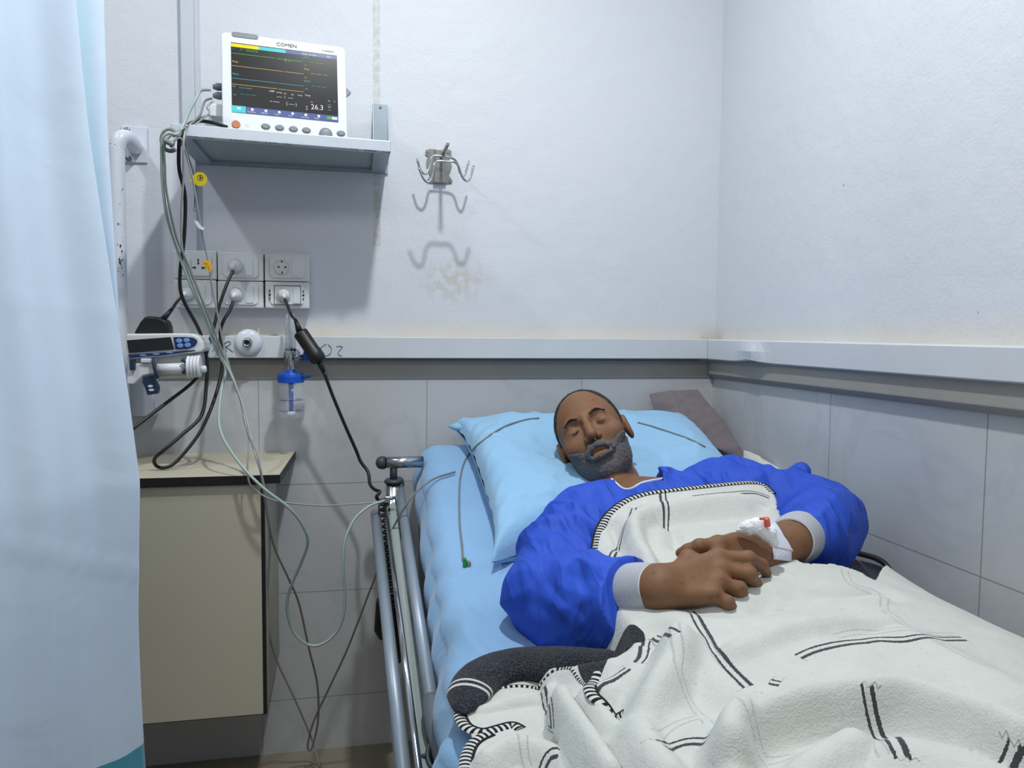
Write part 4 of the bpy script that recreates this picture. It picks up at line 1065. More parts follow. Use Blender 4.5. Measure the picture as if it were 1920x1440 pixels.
def bodyd(P):
    d = headd(P)
    nk = chain(P, [Hc+HR@A([0, -.045, -.040]), Hc+HR@A([0, -.10, -.055]), NB+A([0, .02, -.025]), NB+A([.0, -.06, -.055])], [.050, .050, .055, .080], .03)
    d = smin(d, nk, .014)
    r, l = arms(P); d = smin(d, torso(P), .04)
    r = smin(r, hand(P, WR, RM, RF, RT), .014); l = smin(l, hand(P, WL, LM, LF, LT), .014)
    d = smin(d, r, .003); return smin(d, l, .003)
pr = root('person', (-.47, -.8, .66), 'person lying on the raised bed in a blue gown, hands folded over the blanket', 'person')
V, F = nets(bodyd, (-.86, -1.38, .62), (-.03, -.30, 1.08), .0026)
npmesh('body', V, F, M['skin'], pr)
def beardd(P):
    q = hl(P); ax = q.copy(); ax[:, 0] = np.abs(q[:, 0]); h = headd(P, False)
    n_ = .0016*vnoise(P, 260, 3)
    reg = q[:, 1]+.054-.42*np.maximum(ax[:, 0]-.022, 0)*1.0
    d = smax(h-.0045-n_, reg, .004); d = smax(d, -(q[:, 2]-(-.005)), .004)
    d = smax(d, -ell(q, (0, -.0665, .100), (.022, .009, .02)), .003)
    ms = chain(ax, [(0, -.050, .104), (.014, -.053, .100), (.030, -.066, .086)], [.006, .0066, .005], .004)-n_
    return smin(d, ms, .004)
V, F = nets(beardd, Hc-.16, Hc+.16, .0022); npmesh('grey_beard', V, F, M['hair_grey'], pr)
def haird(P):
    q = hl(P); h = headd(P, False); n_ = .0012*vnoise(P, 240, 5)
    pl_ = q[:, 2]*.80-q[:, 1]*.42+.010*np.cos(q[:, 0]*45)+.006+.004*vnoise(P, 90, 8)
    d = smax(h-.0028-n_, pl_, .002); return smax(d, -(q[:, 1]+.018), .004)
V, F = nets(haird, Hc-.18, Hc+.18, .0026); npmesh('short_dark_hair', V, F, M['hair_dark'], pr)
def hp(x, y, z): return Hc+HR@(A([x, y, z])*HS)
for s in (-1, 1):
    obj('eyebrow', MB().tube(spline([hp(s*.015, .021, .0955), hp(s*.030, .027, .0905), hp(s*.047, .020, .079)], 5), [.0026]*3+[.0034]*5+[.0024]*3, 8, flat=.6), M['hair_dark'], pr)
    obj('eyelashes', MB().tube(spline([hp(s*.021, -.001, .0875), hp(s*.033, -.0055, .0895), hp(s*.045, -.001, .0835)], 4), .0009, 6), M['hair_dark'], pr)
# ---------- gown
def crump(P, amp=1.):
    Q = P+.020*np.stack([vnoise(P, 6, 11), vnoise(P, 6, 12), vnoise(P, 6, 13)], 1)
    d = 0
    for k, (v, f, g, a) in enumerate((((.75, -.55, .35), 15, 2.2, .0070), ((.35, .80, .45), 20, 2.8, .0060), ((-.6, .3, .74), 26, 3.5, .0046), ((.9, .4, -.1), 36, 5, .0026))):
        v = nrm(v); e1 = nrm(np.cross(v, (.3, .2, .9))); e2 = np.cross(v, e1)
        B = np.stack([Q@v*f, Q@e1*g, Q@e2*g], 1); n = vnoise(B, 1., 50+k); d = d-a*(1-2.6*np.abs(n))
    return d*amp
nR = nrm(WR-ER); nL = nrm(WL-EL)
CUR = WR-nR*.030; CUL = WL-nL*.026; GCR = CUR-nR*.030; GCL = CUL-nL*.042
def sleeves(P):
    r = chain(P, [SR+A([.01, 0, 0]), (SR+ER)/2+A([-.012, 0, .005]), ER+A([-.006, .0, -.006]), ER*.6+GCR*.4+A([-.0, -.006, -.012]), ER*.25+GCR*.75+A([.002, -.008, -.020]), GCR+nR*.01], [.082, .078, .074, .066, .056, .042], .03)
    l = chain(P, [SL+A([0, .0, .0]), (SL+EL)/2+A([.008, .01, .008]), EL+A([.014, .006, .004]), EL*.6+GCL*.4+A([.012, 0, .0]), GCL+nL*.01], [.080, .070, .066, .060, .046], .03)
    l = smin(l, cap(P, onY(1478, 935, -.72), onY(1502, 890, -.70), .042, .010), .025)
    return r, l
def gownd(P):
    r, l = sleeves(P)
    # soft rings of gathered cloth along the sleeves
    def rings(P, a, b, f, amp, sd):
        t = (P-a)@nrm(b-a); return amp*tri(t*f+.9*vnoise(P, 7, sd)+.5*np.sin((P@A([3., 5, 7]))*3))
    r = r+rings(P, SR, ER, 9, .0040, 31)*np.clip(1-np.abs((P-ER)@nrm(ER-SR))/.22, 0, 1)+rings(P, ER, WR, 10, .0040, 33)*np.clip(1-np.linalg.norm(P-(ER*.5+WR*.5), axis=1)/.17, 0, 1)
    l = l+rings(P, SL, EL, 11, .0050, 35)*np.clip(1-np.linalg.norm(P-(SL*.3+EL*.7), axis=1)/.2, 0, 1)
    t = torso(P, .016); d = smin(smin(t, r, .03), l, .03)
    fr_ = np.minimum(np.linalg.norm(P-GCR, axis=1), np.linalg.norm(P-GCL, axis=1)); d = d+crump(P, 1.)*np.clip(fr_/.07, .25, 1)
    d = d+.012*np.clip((-.86-P[:, 1])/.06, 0, 1)*np.clip((.20-np.abs(P[:, 0]+.45))/.05, 0, 1)
    # neckline
    nk = smin(chain(P, [Hc, NB+A([0, .02, .02]), NB+A([.004, -.045, .055])], [.09, .070, .028], .02), cap(P, onY(1196, 884, -.66), onY(1187, 902, -.735), .052, .034), .02)
    d = smax(d, -nk, .008)
    # wrists end in cuffs
    for c, e in ((GCR, ER), (GCL, EL)):
        n_ = nrm(c-e); pl_ = (P-c)@n_; near = np.linalg.norm(P-c, axis=1)-.09
        d = np.maximum(d, -np.maximum(-pl_, near)) if False else np.where(near < 0, np.maximum(d, pl_), d)
    return d
V, F = nets(gownd, (-.88, -1.32, .60), (-.012, -.50, 1.02), .0032)
npmesh('blue_gown', V, F, M['gown'], pr)
tag(bpy.data.objects['blue_gown'], 'crumpled royal blue non-woven gown')
# white binding along the neckline: where the gown meets the neck opening
def march(px, py, fn, off=.001, t0=.8):
    r_ = nrm(ray(px, py)); t = t0
    for _ in range(120):
        d = fn((CAM+r_*t)[None])[0]; t += d*.6
        if d < 3e-4: return CAM+r_*t-r_*off
        if t > 2.2: return None
def vmarch(px, py, fn):
    R_ = np.stack([nrm(ray(x, y)) for x, y in zip(px, py)]); t = np.full(len(R_), 1.2)
    for _ in range(70): t = np.minimum(t+fn(CAM+R_*t[:, None])*.6, 2.4)
    return R_, np.where(np.abs(fn(CAM+R_*t[:, None])) < 2e-3, t, 9.)
xs_ = np.arange(1146, 1246, 6); ysx = np.arange(866, 936, 2.); GXX, GYY = np.meshgrid(xs_, ysx, indexing='ij')
R_, tg = vmarch(GXX.ravel(), GYY.ravel(), gownd); _, tb = vmarch(GXX.ravel(), GYY.ravel(), bodyd)
tg = tg.reshape(GXX.shape); tb = tb.reshape(GXX.shape); R_ = R_.reshape(*GXX.shape, 3); nl = []
for i in range(len(xs_)):
    sk = np.where((tb[i] < tg[i]-.002))[0]
    if not len(sk): continue
    k = sk[-1]+1
    if k < len(ysx) and tg[i, k] < 3: nl.append(CAM+R_[i, k]*(tg[i, k]-.0015))
if len(nl) > 3:
    nl = A(nl)
    for _ in range(3): nl[1:-1] = (nl[:-2]+2*nl[1:-1]+nl[2:])/4
    obj('neck_binding', MB().tube(spline(list(nl), 4), .0036, 8, flat=.6), M['cuff_trim'], pr)
# ribbed cuffs
def cuff(c0, c1, r0, r1, tilt=None):
    ax = nrm(c1-c0); L_ = np.linalg.norm(c1-c0); u = nrm(np.cross(ax, Z3)); w_ = np.cross(ax, u); n = 72; prof = []
    for t in np.linspace(0, 1, 14): prof.append((r0+(r1-r0)*t+.002*math.sin(t*math.pi), L_*t, 0))
    prof.append((r1-.002, L_+.0015, 0)); prof.append((r1-.004, L_-.002, 0)); prof.append((r1-.005, L_-.03, 0))
    V = []; rib = []
    for (r_, h, _) in prof:
        for k in range(n):
            a = 2*math.pi*k/n; V.append(c0+ax*h+(u*math.cos(a)+w_*math.sin(a))*r_); rib.append(0)
    J = len(prof); idx = np.arange(J*n).reshape(J, n); nx = np.roll(idx, -1, 1)
    F = np.stack([idx[:-1].ravel(), nx[:-1].ravel(), nx[1:].ravel(), idx[1:].ravel()], 1)
    rib = np.array([[h*2*math.pi/.0021]*n for (_, h, _) in prof]).ravel()
    return npmesh('ribbed_cuff', A(V), F, M['cuff'], pr, attrs=dict(rib=rib))
cuff(GCR-nR*.012, CUR+nR*.020, .0405, .0335); cuff(GCL-nL*.012, CUL+nL*.016, .0445, .0385)
# ---------- dressing on the left hand: cotton, tape, cannula port
dr = root('cannula_dressing', w3((1430, 1000, -1.07)), 'cotton and white tape dressing with a coral cannula port on the wrist', 'dressing')
def cot(P):
    c = chain(P, [w3((1386, 993, -1.085)), w3((1402, 989, -1.09)), w3((1420, 988, -1.09)), w3((1438, 998, -1.09)), w3((1450, 1014, -1.09))], [.005, .0105, .0125, .012, .009], .006)
    return c+.0020*vnoise(P, 90, 2)+.0010*vnoise(P, 240, 4)
b = w3((1415, 1000, -1.09)); V, F = nets(cot, b-.08, b+.08, .0016); npmesh('cotton_pad', V, F, M['cotton'], dr)
# tape strips wrapped on the wrist surface
def on_skin(px, py, off=.0015, fn=None):
    r_ = nrm(ray(px, py)); t = .8
    for _ in range(60):
        P = (CAM+r_*t)[None]; d = smin(arms(P)[1], hand(P, WL, LM, LF, LT), .014)[0]; t += d*.8
        if d < 1e-4: break
    return CAM+r_*t-r_*off
def strip(name, quads, off):
    (a, b, c, d) = quads; n = 16; V = []
    for j in range(n+1):
        for i in range(n+1):
            u, v = i/n, j/n; x = (a[0]*(1-u)+b[0]*u)*(1-v)+(d[0]*(1-u)+c[0]*u)*v; y = (a[1]*(1-u)+b[1]*u)*(1-v)+(d[1]*(1-u)+c[1]*u)*v
            V.append(on_skin(x, y, off+.0006*math.sin(i*1.9+j)))
    idx = np.arange((n+1)**2).reshape(n+1, n+1); F = np.stack([idx[:-1, :-1].ravel(), idx[:-1, 1:].ravel(), idx[1:, 1:].ravel(), idx[1:, :-1].ravel()], 1)
    o = npmesh(name, A(V), F, M['tape'], dr); o.modifiers.new('t', 'SOLIDIFY').thickness = .0012
strip('tape_strip', ((1440, 986), (1452, 976), (1488, 1034), (1450, 1026)), .0035)
strip('tape_strip', ((1448, 1024), (1484, 1032), (1483, 1052), (1450, 1049)), .0022)
p_ = w3((1439, 986, -1.105)); p2_ = w3((1437, 971, -1.108)); mb = MB(); mb.cyl(p_, p2_, .0052, .0046, 14); mb.box(p2_+A([-.007, 0, -.001]), (.009, .003, .004)); obj('cannula_port', mb, M['red'], dr, bevel=.0008)
# ================================================================ blanket
def sstep(t): t = np.clip(t, 0, 1); return t*t*(3-2*t)
def H0(x, y):
    x = np.asarray(x, float); y = np.asarray(y, float)
    zc = np.interp(-y, [.60, .72, .785, .90, 1.0, 1.1, 1.25, 1.45, 1.9], [.86, .880, .884, .850, .812, .789, .782, .775, .76])
    wl = np.interp(-y, [.7, .9, 1.1, 1.3, 1.9], [.30, .32, .36, .40, .42]); wr = np.interp(-y, [.7, .9, 1.1, 1.9], [.37, .355, .365, .37])
    xc = np.interp(-y, [.7, 1.1, 1.6], [-.44, -.45, -.44]); dx = x-xc
    e = np.where(dx < 0, -dx/wl, dx/wr); prof = np.where(e < 1, np.sqrt(np.clip(1-e**2.4, 0, 1)), 0)
    m_ = Mz(y)+.010; return m_+(zc-m_)*prof
def pixH(px, py, H):
    r_ = nrm(ray(px, py)); t = np.linspace(.35, 2.6, 900); P = CAM+t[:, None]*r_; g = P[:, 2]-H(P[:, 0], P[:, 1])
    k = np.argmax(g < 0); 
    if k == 0: k = len(t)-1
    f = g[k-1]/(g[k-1]-g[k]+1e-12); return CAM+r_*(t[k-1]+(t[k]-t[k-1])*f)
def trace(pts, H=None, n=4): return A([pixH(x, y, H or H0)[:2] for x, y in spline([A(p, float) for p in pts], n)])
def pdist(P2, pts, signed=False):
    best = np.full(len(P2), 9.); sg = np.ones(len(P2))
    for i in range(len(pts)-1):
        p, q_ = pts[i], pts[i+1]; d = q_-p; L2 = d@d
        if L2 < 1e-12: continue
        t = np.clip(((P2-p)@d)/L2, 0, 1); v = P2-p-t[:, None]*d; r_ = np.hypot(v[:, 0], v[:, 1]); m_ = r_ < best; best[m_] = r_[m_]
        if signed: s = np.sign(d[0]*(P2[:, 1]-p[1])-d[1]*(P2[:, 0]-p[0])); sg[m_] = s[m_]
    return best*sg if signed else best
def pdist3(P, pts, signed=False):
    best = np.full(len(P), 9.); sg = np.ones(len(P)); n = len(pts)-1
    for i in range(n):
        p, q_ = pts[i], pts[i+1]; d = q_-p; L2 = d@d
        if L2 < 1e-12: continue
        tr = ((P-p)@d)/L2; t = np.clip(tr, 0, 1); r_ = np.linalg.norm(P-p-t[:, None]*d, axis=1)
        m_ = r_ < best; best[m_] = r_[m_]; s = np.sign(d[0]*(P[:, 1]-p[1])-d[1]*(P[:, 0]-p[0])); sg[m_] = s[m_]
    for e, k in ((pts[0], pts[min(2, n)]), (pts[-1], pts[-min(3, n+1)])):
        o_ = ((P-e)@(e-k) > 0) & (np.linalg.norm(P-e, axis=1) < .035); best[o_] = 9.
    return best*sg if signed else best
def insidep(P2, poly):
    c = np.zeros(len(P2), bool); n = len(poly); x, y = P2[:, 0], P2[:, 1]
    for i in range(n):
        a, b = poly[i], poly[(i+1) % n]
        m_ = ((a[1] > y) != (b[1] > y)); xx = (b[0]-a[0])*(y-a[1])/(b[1]-a[1]+1e-15)+a[0]; c ^= m_ & (x < xx)
    return c
# folds: (pixels of the crest, width m, height m, side skew)
FOLD = [
 ([(1280, 1150), (1330, 1162), (1375, 1162)], .032, -.012),
 ([(1372, 1362), (1376, 1335), (1400, 1308), (1440, 1292), (1500, 1280), (1580, 1270), (1680, 1268), (1780, 1295), (1920, 1352)], .021, .044),
 ([(1400, 1428), (1440, 1410), (1520, 1388), (1600, 1376)], .020, -.026),
 ([(1600, 1376), (1700, 1375), (1800, 1400), (1920, 1460)], .022, -.024),
 ([(1372, 1350), (1362, 1390), (1372, 1440)], .018, .022),
 ([(1500, 1440), (1545, 1405), (1600, 1372)], .022, .020),
 ([(1700, 1400), (1780, 1415), (1880, 1450)], .030, .018),
 ([(1272, 1175), (1268, 1210), (1240, 1255), (1205, 1300), (1192, 1345), (1215, 1400), (1250, 1440)], .024, .028),
 ([(1232, 1200), (1205, 1245), (1165, 1290), (1160, 1340), (1185, 1400)], .022, -.012),
 ([(1205, 1200), (1175, 1240), (1140, 1275)], .018, .012),
 ([(1048, 1292), (1066, 1322), (1095, 1368), (1140, 1440)], .014, .032),
 ([(1100, 1292), (1140, 1335), (1185, 1362), (1230, 1400)], .012, .014),
 ([(905, 1325), (960, 1310), (1020, 1300)], .016, .016),
 ([(915, 1408), (960, 1388), (1010, 1396), (1060, 1420), (1090, 1440)], .020, .026),
 ([(880, 1385), (950, 1378), (1020, 1372)], .012, -.014),
  ([(1040, 1290), (1090, 1282), (1130, 1285)], .020, -.008),
 ([(1425, 1170), (1500, 1152), (1570, 1150), (1640, 1148)], .026, -.018),
 ([(1380, 1212), (1460, 1182), (1550, 1164), (1660, 1158)], .018, .013),
 ([(1480, 1110), (1560, 1108), (1640, 1112)], .022, .014),
 ([(1212, 952), (1190, 968), (1192, 1000), (1212, 1040), (1228, 1080)], .016, .024),
 ([(1245, 985), (1262, 1010), (1268, 1040)], .018, -.012),
 ([(1215, 950), (1300, 938), (1380, 930), (1440, 945)], .016, .010),
 ([(1240, 990), (1320, 985), (1400, 975), (1440, 962)], .018, -.010),
 ([(1150, 1000), (1165, 1040)], .015, -.012),
 ([(1290, 1290), (1320, 1330), (1370, 1360)], .025, -.012),
 ([(1700, 1185), (1800, 1235), (1900, 1300)], .03, .010),
]
FOLD = [(p, w_*(.92 if w_ < .025 else 1), a*(1.15 if a > 0 else 1.2)) for p, w_, a in FOLD]
FT = [(trace(p, (lambda x, y, a=a: H0(x, y)+a)), w_, a) for p, w_, a in FOLD]
def H1(x, y):
    sh = np.shape(x); P2 = np.stack([np.ravel(x), np.ravel(y)], 1).astype(float); z = H0(P2[:, 0], P2[:, 1])
    po = 0; ne = 0
    for pts, w_, a in FT:
        g = np.exp(-np.abs(pdist(P2, pts)/w_)**2.2)*abs(a)
        if a > 0: po = po+g**3
        else: ne = ne+g**3
    z = z+np.cbrt(po)-np.cbrt(ne)
    P3 = np.concatenate([P2, P2[:, :1]*0], 1)
    low = np.clip((-.95-P2[:, 1])/.2, .2, 1)
    z = z+low*(.0042*vnoise(P3, 9, 41)+.0022*vnoise(P3, 22, 42))
    return z.reshape(sh) if sh else float(z[0])
OUT = [(1113, 1078), (1114, 1030), (1128, 985), (1160, 948), (1205, 928), (1270, 919), (1340, 911), (1400, 907), (1432, 912), (1452, 935), (1462, 975), (1475, 1030), (1500, 1060), (1560, 1062), (1610, 1076), (1640, 1095)]
OUTL = [(876, 1440), (877, 1420), (884, 1398), (876, 1384), (868, 1368), (863, 1345), (866, 1322), (878, 1290), (900, 1262), (950, 1240), (1010, 1232), (1100, 1228), (1150, 1222), (1165, 1200), (1135, 1150), (1112, 1105)]
o1 = trace(OUT, H0, 3); o2 = trace(OUTL, H0, 3)
poly = np.concatenate([o1, A([[-.070, -.90], [-.035, -1.0], [-.035, -1.93], [o2[0][0]-.02, -1.93]]), o2])
GX, GY = 300, 385
gx = np.linspace(-.985, -.018, GX+1); gy = np.linspace(-.70, -1.93, GY+1); XX, YY = np.meshgrid(gx, gy)
P2 = np.stack([XX.ravel(), YY.ravel()], 1); Z = H1(P2[:, 0], P2[:, 1])
ins = insidep(P2, poly)
dl = np.full(len(P2), 9.); dl = pdist(P2, o2); ed = sstep(dl/.022); mz = Mz(P2[:, 1])+.016
Z = mz+np.maximum(Z-mz, 0)*(.30+.70*ed)
dw = np.clip((-.035-P2[:, 0])/.065, 0, 1); Z = np.where(dw < 1, Z-.11*(1-sstep(dw)), Z)
keep = ins[:]
idx = np.arange(len(P2)).reshape(GY+1, GX+1)
F = np.stack([idx[:-1, :-1].ravel(), idx[1:, :-1].ravel(), idx[1:, 1:].ravel(), idx[:-1, 1:].ravel()], 1)
F = F[keep[F].sum(1) >= 3]
used = np.unique(F); rm = np.full(len(P2), -1); rm[used] = np.arange(len(used)); F = rm[F]
# snap rim vertices that fell outside onto the outline
V = np.stack([P2[used, 0], P2[used, 1], Z[used]], 1)
out_ = np.where(~ins[used])[0]; pc = np.concatenate([poly, poly[:1]]); Q = V[out_, :2]; bd = np.full(len(Q), 9.); bp = Q.copy()
for i in range(len(pc)-1):
    p, q_ = pc[i], pc[i+1]; d = q_-p
    if d@d < 1e-12: continue
    t = np.clip(((Q-p)@d)/(d@d), 0, 1); c = p+t[:, None]*d; r_ = np.linalg.norm(Q-c, axis=1); m_ = r_ < bd; bd[m_] = r_[m_]; bp[m_] = c[m_]
V[out_, :2] = bp
def H2(x, y):
    i = np.clip((np.asarray(x)-gx[0])/(gx[-1]-gx[0])*GX, 0, GX-1.001); j = np.clip((np.asarray(y)-gy[0])/(gy[-1]-gy[0])*GY, 0, GY-1.001)
    i0 = np.floor(i).astype(int); j0 = np.floor(j).astype(int); fi, fj = i-i0, j-j0; G = Z.reshape(GY+1, GX+1)
    return G[j0, i0]*(1-fi)*(1-fj)+G[j0, i0+1]*fi*(1-fj)+G[j0+1, i0]*(1-fi)*fj+G[j0+1, i0+1]*fi*fj
def blur(G, n):
    for ax in (0, 1):
        for _ in range(2):
            p_ = [(0, 0), (0, 0)]; p_[ax] = (n, n); Q = np.pad(G, p_, mode='edge'); c = np.cumsum(Q, ax); c = np.insert(c, 0, 0, ax)
            L_ = G.shape[ax]; G = (np.take(c, np.arange(2*n+1, 2*n+1+L_), ax)-np.take(c, np.arange(L_), ax))/(2*n+1)
    return G
ZS = blur(Z.reshape(GY+1, GX+1), 7)
def HS_(x, y):
    i = np.clip((np.asarray(x)-gx[0])/(gx[-1]-gx[0])*GX, 0, GX-1.001); j = np.clip((np.asarray(y)-gy[0])/(gy[-1]-gy[0])*GY, 0, GY-1.001)
    i0 = np.floor(i).astype(int); j0 = np.floor(j).astype(int); fi, fj = i-i0, j-j0
    return ZS[j0, i0]*(1-fi)*(1-fj)+ZS[j0, i0+1]*fi*(1-fj)+ZS[j0+1, i0]*(1-fi)*fj+ZS[j0+1, i0+1]*fi*fj
STR = [
 [(1412, 1298), (1385, 1268), (1350, 1222), (1320, 1180), (1300, 1148)],
 [(1500, 1242), (1530, 1228), (1570, 1217), (1620, 1212), (1650, 1206), (1700, 1210), (1760, 1206), (1815, 1208)],
 [(1504, 1292), (1516, 1306), (1526, 1325)],
 [(1440, 1290), (1462, 1296)],
 [(1706, 1440), (1674, 1385), (1646, 1345), (1622, 1320)],
 [(1240, 1424), (1262, 1400), (1300, 1392), (1345, 1386)],
 [(1150, 1056), (1166, 1015), (1186, 978), (1196, 955)],
 [(1237, 925), (1240, 948), (1244, 965), (1242, 992)],
 [(1300, 936), (1360, 930), (1410, 930), (1442, 940)],
 [(1018, 1293), (1024, 1315), (1036, 1345), (1042, 1365)],
 [(1024, 1440), (1036, 1420), (1052, 1414)],
 [(1120, 1308), (1150, 1288), (1185, 1262)],
 [(1205, 1210), (1200, 1235), (1190, 1250)],
 [(1222, 1196), (1248, 1205), (1262, 1220)],
 [(1880, 1440), (1920, 1425)],
]
FNT = [
 [(1308, 1190), (1340, 1235), (1375, 1280), (1390, 1300)], [(1575, 1070), (1592, 1105), (1640, 1120), (1650, 1145)], [(1650, 1148), (1720, 1195), (1800, 1240), (1850, 1262)],
 [(1570, 1200), (1620, 1190), (1720, 1195), (1800, 1200)], [(1260, 1190), (1262, 1240), (1262, 1275), (1290, 1320), (1320, 1370)], [(1230, 1400), (1260, 1370), (1340, 1355)],
 [(1590, 1350), (1630, 1390), (1655, 1430)], [(1480, 1300), (1500, 1325)], [(960, 1390), (975, 1412), (990, 1436)], [(1370, 1352), (1400, 1380), (1430, 1420)], [(1405, 1408), (1460, 1415), (1500, 1412)]]
def sdist(lines, H):
    best = np.full(len(V), 9.); msk = np.zeros(len(V))
    for ln in lines:
      T2 = trace(ln, HS_, 8); T3a = np.concatenate([T2, H(T2[:, 0], T2[:, 1])[:, None]], 1); st = np.linalg.norm(np.diff(T3a, axis=0), axis=1)
      cut = [0]+[i+1 for i in range(len(st)) if st[i] > max(.028, 3.2*np.median(st))]+[len(T3a)]
      for c0_, c1__ in zip(cut[:-1], cut[1:]):
        T3 = T3a[c0_:c1__]
        if len(T3) < 3: continue
        d = pdist3(V, T3, True); m_ = np.abs(d-.005) < np.abs(best-.005); best[m_] = d[m_]; msk[np.abs(d-.005) < .015] = 1
    return np.clip(best, -.05, .05), msk
(stripe, stripe_m), (faint, faint_m) = sdist(STR, H2), sdist(FNT, H2)
DARK = [(862, 1325), (868, 1290), (895, 1240), (950, 1212), (1060, 1200), (1190, 1198), (1205, 1215), (1175, 1240), (1140, 1262), (1120, 1285), (1108, 1290), (1085, 1272), (1050, 1262), (960, 1275), (905, 1290), (880, 1310)]
dkp = trace(DARK, HS_, 3); dark = np.minimum(pdist(V[:, :2], np.concatenate([dkp, dkp[:1]])), .02)*np.where(insidep(V[:, :2], dkp), 1, -1)
wst = np.full(len(V), 9.); T2 = trace([(888, 1258), (893, 1268), (903, 1300)], H2, 3); wst = pdist3(V, np.concatenate([T2, H2(T2[:, 0], T2[:, 1])[:, None]], 1), True)
bl = root('blanket', (-.5, -1.2, .66), 'cream wool blanket with black stripes and dark reverse over the patient\'s body', 'blanket')
o = npmesh('blanket_cloth', V, F[:, ::-1], M['blanket'], bl, attrs=dict(stripe=stripe, faint=faint, stripe_m=stripe_m, faint_m=faint_m, dark=dark, wstripe=wst))
s_ = o.modifiers.new('thick', 'SOLIDIFY'); s_.thickness = .005; s_.offset = -1
def hem(pts, side, lift=.0050, wdt=.0075):
    T2 = trace(pts, HS_, 8); P = A([[x, y, float(H2(x, y))] for x, y in T2])
    for _ in range(2): P[1:-1] = (P[:-2]+2*P[1:-1]+P[2:])/4
    V = []; al = []; L_ = 0; core = []
    for i in range(len(P)):
        t = nrm(P[min(i+1, len(P)-1)]-P[max(i-1, 0)]); n_ = nrm(np.cross(t, Z3))*side; up_ = np.cross(n_, t)*side; up_ = up_ if up_[2] > 0 else -up_
        if i: L_ += np.linalg.norm(P[i]-P[i-1])
        for k in range(7):
            a = math.pi*k/6; V.append(P[i]+n_*(wdt*math.cos(a)-wdt*.3)+up_*(lift+.0032*math.sin(a)-.001)); al.append(L_)
        core.append(P[i]+n_*(wdt*.75)+up_*(lift-.0005))
    V = A(V); N_ = len(P); idx = np.arange(N_*7).reshape(N_, 7); F = np.stack([idx[:-1, :-1].ravel(), idx[:-1, 1:].ravel(), idx[1:, 1:].ravel(), idx[1:, :-1].ravel()], 1)
    h = npmesh('stitched_edge', V, F, M['stitch'], bl, attrs=dict(along=A(al))); obj('edge_thread', MB().tube(core, .0022, 7), M['thread'], h)
hem([(1115, 1075), (1116, 1030), (1130, 986), (1163, 950), (1207, 931), (1270, 922), (1340, 914), (1400, 910), (1430, 915), (1448, 930)], -1)
hem([(1185, 1225), (1160, 1243), (1135, 1262), (1112, 1290), (1108, 1308), (1118, 1328), (1145, 1336), (1175, 1322)], -1)
# the turned-back roll showing the dark reverse
rp = spline([A(p, float) for p in [(868, 1338), (874, 1306), (893, 1277), (930, 1256), (985, 1247), (1050, 1246), (1105, 1247), (1140, 1249), (1158, 1256)]], 8)
C_ = [pixH(x, y, lambda a, b: H0(a, b)*.3+(Mz(b)+.035)*.7) for x, y in rp]; C_ = A(C_)
for _ in range(20): C_[1:-1] = (C_[:-2]+2*C_[1:-1]+C_[2:])/4
nC = len(C_); tt = np.linspace(0, 1, nC); ra = np.interp(tt, [0, .04, .14, .3, .6, .85, .97, 1], [.001, .012, .023, .028, .031, .030, .020, .001]); rows = 28; V_ = []; wd_ = []
LL = np.concatenate([[0], np.cumsum(np.linalg.norm(np.diff(C_, axis=0), axis=1))])
for i in range(nC):
    t_ = nrm(C_[min(i+1, nC-1)]-C_[max(i-1, 0)]); n1 = nrm(np.cross(t_, Z3)); n2 = np.cross(n1, t_); n2 = n2 if n2[2] > 0 else -n2
    for k in range(rows):
        a = 2*math.pi*k/rows; rr_ = ra[i]*(1+.06*math.sin(2*a+i*.11)+.04*math.sin(i*.23+3*a)); V_.append(C_[i]+n1*math.cos(a)*rr_*1.25+n2*math.sin(a)*rr_*.70); wd_.append(LL[i]-.052)
idx = np.arange(nC*rows).reshape(nC, rows); nx = np.roll(idx, -1, 1)
F_ = np.stack([idx[:-1].ravel(), nx[:-1].ravel(), nx[1:].ravel(), idx[1:].ravel()], 1); V_ = A(V_)
o = npmesh('turned_back_roll', V_, F_, M['blanket'], bl, attrs=dict(dark=np.ones(len(V_)), wstripe=A(wd_)))
tag(o, 'dark woven reverse of the blanket folded over')
hem([(1108, 1296), (1088, 1283), (1058, 1273), (1015, 1286), (955, 1294), (905, 1302), (880, 1318), (866, 1345)], 1, wdt=.003)
hem([(868, 1312), (864, 1335), (866, 1352), (878, 1370), (905, 1379), (935, 1372), (960, 1366), (978, 1372)], -1)
hem([(922, 1382), (900, 1392), (885, 1405), (877, 1425), (875, 1445)], -1)
# ================================================================ cloths by the wall, cables
def fcloth(name, quad, mat, label, amp=.012, f=14, seed=1, thick=.004, n=70, bul=0.02):
    a, b, c, d = [A(p, float) for p in quad]; V = []
    nn = nrm(np.cross(b-a, d-a)); nn = nn if nn@(CAM-a) > 0 else -nn
    for j in range(n+1):
        for i in range(n+1):
            u, v = i/n, j/n; V.append((a*(1-u)+b*u)*(1-v)+(d*(1-u)+c*u)*v+nn*bul*math.sin(math.pi*u)*math.sin(math.pi*v)**.5)
    V = A(V); k = 1-np.abs(vnoise(V*A([1, .5, .6]), f, seed))*2.2; V = V+nn*(amp*k[:, None])+nn*(.003*vnoise(V, 50, seed+1))[:, None]
    idx = np.arange((n+1)**2).reshape(n+1, n+1); F = np.stack([idx[:-1, :-1].ravel(), idx[:-1, 1:].ravel(), idx[1:, 1:].ravel(), idx[1:, :-1].ravel()], 1)
    o = npmesh(name, V, F, mat); o.modifiers.new('t', 'SOLIDIFY').thickness = thick; return tag(o, label, 'cloth')
yq = -.06
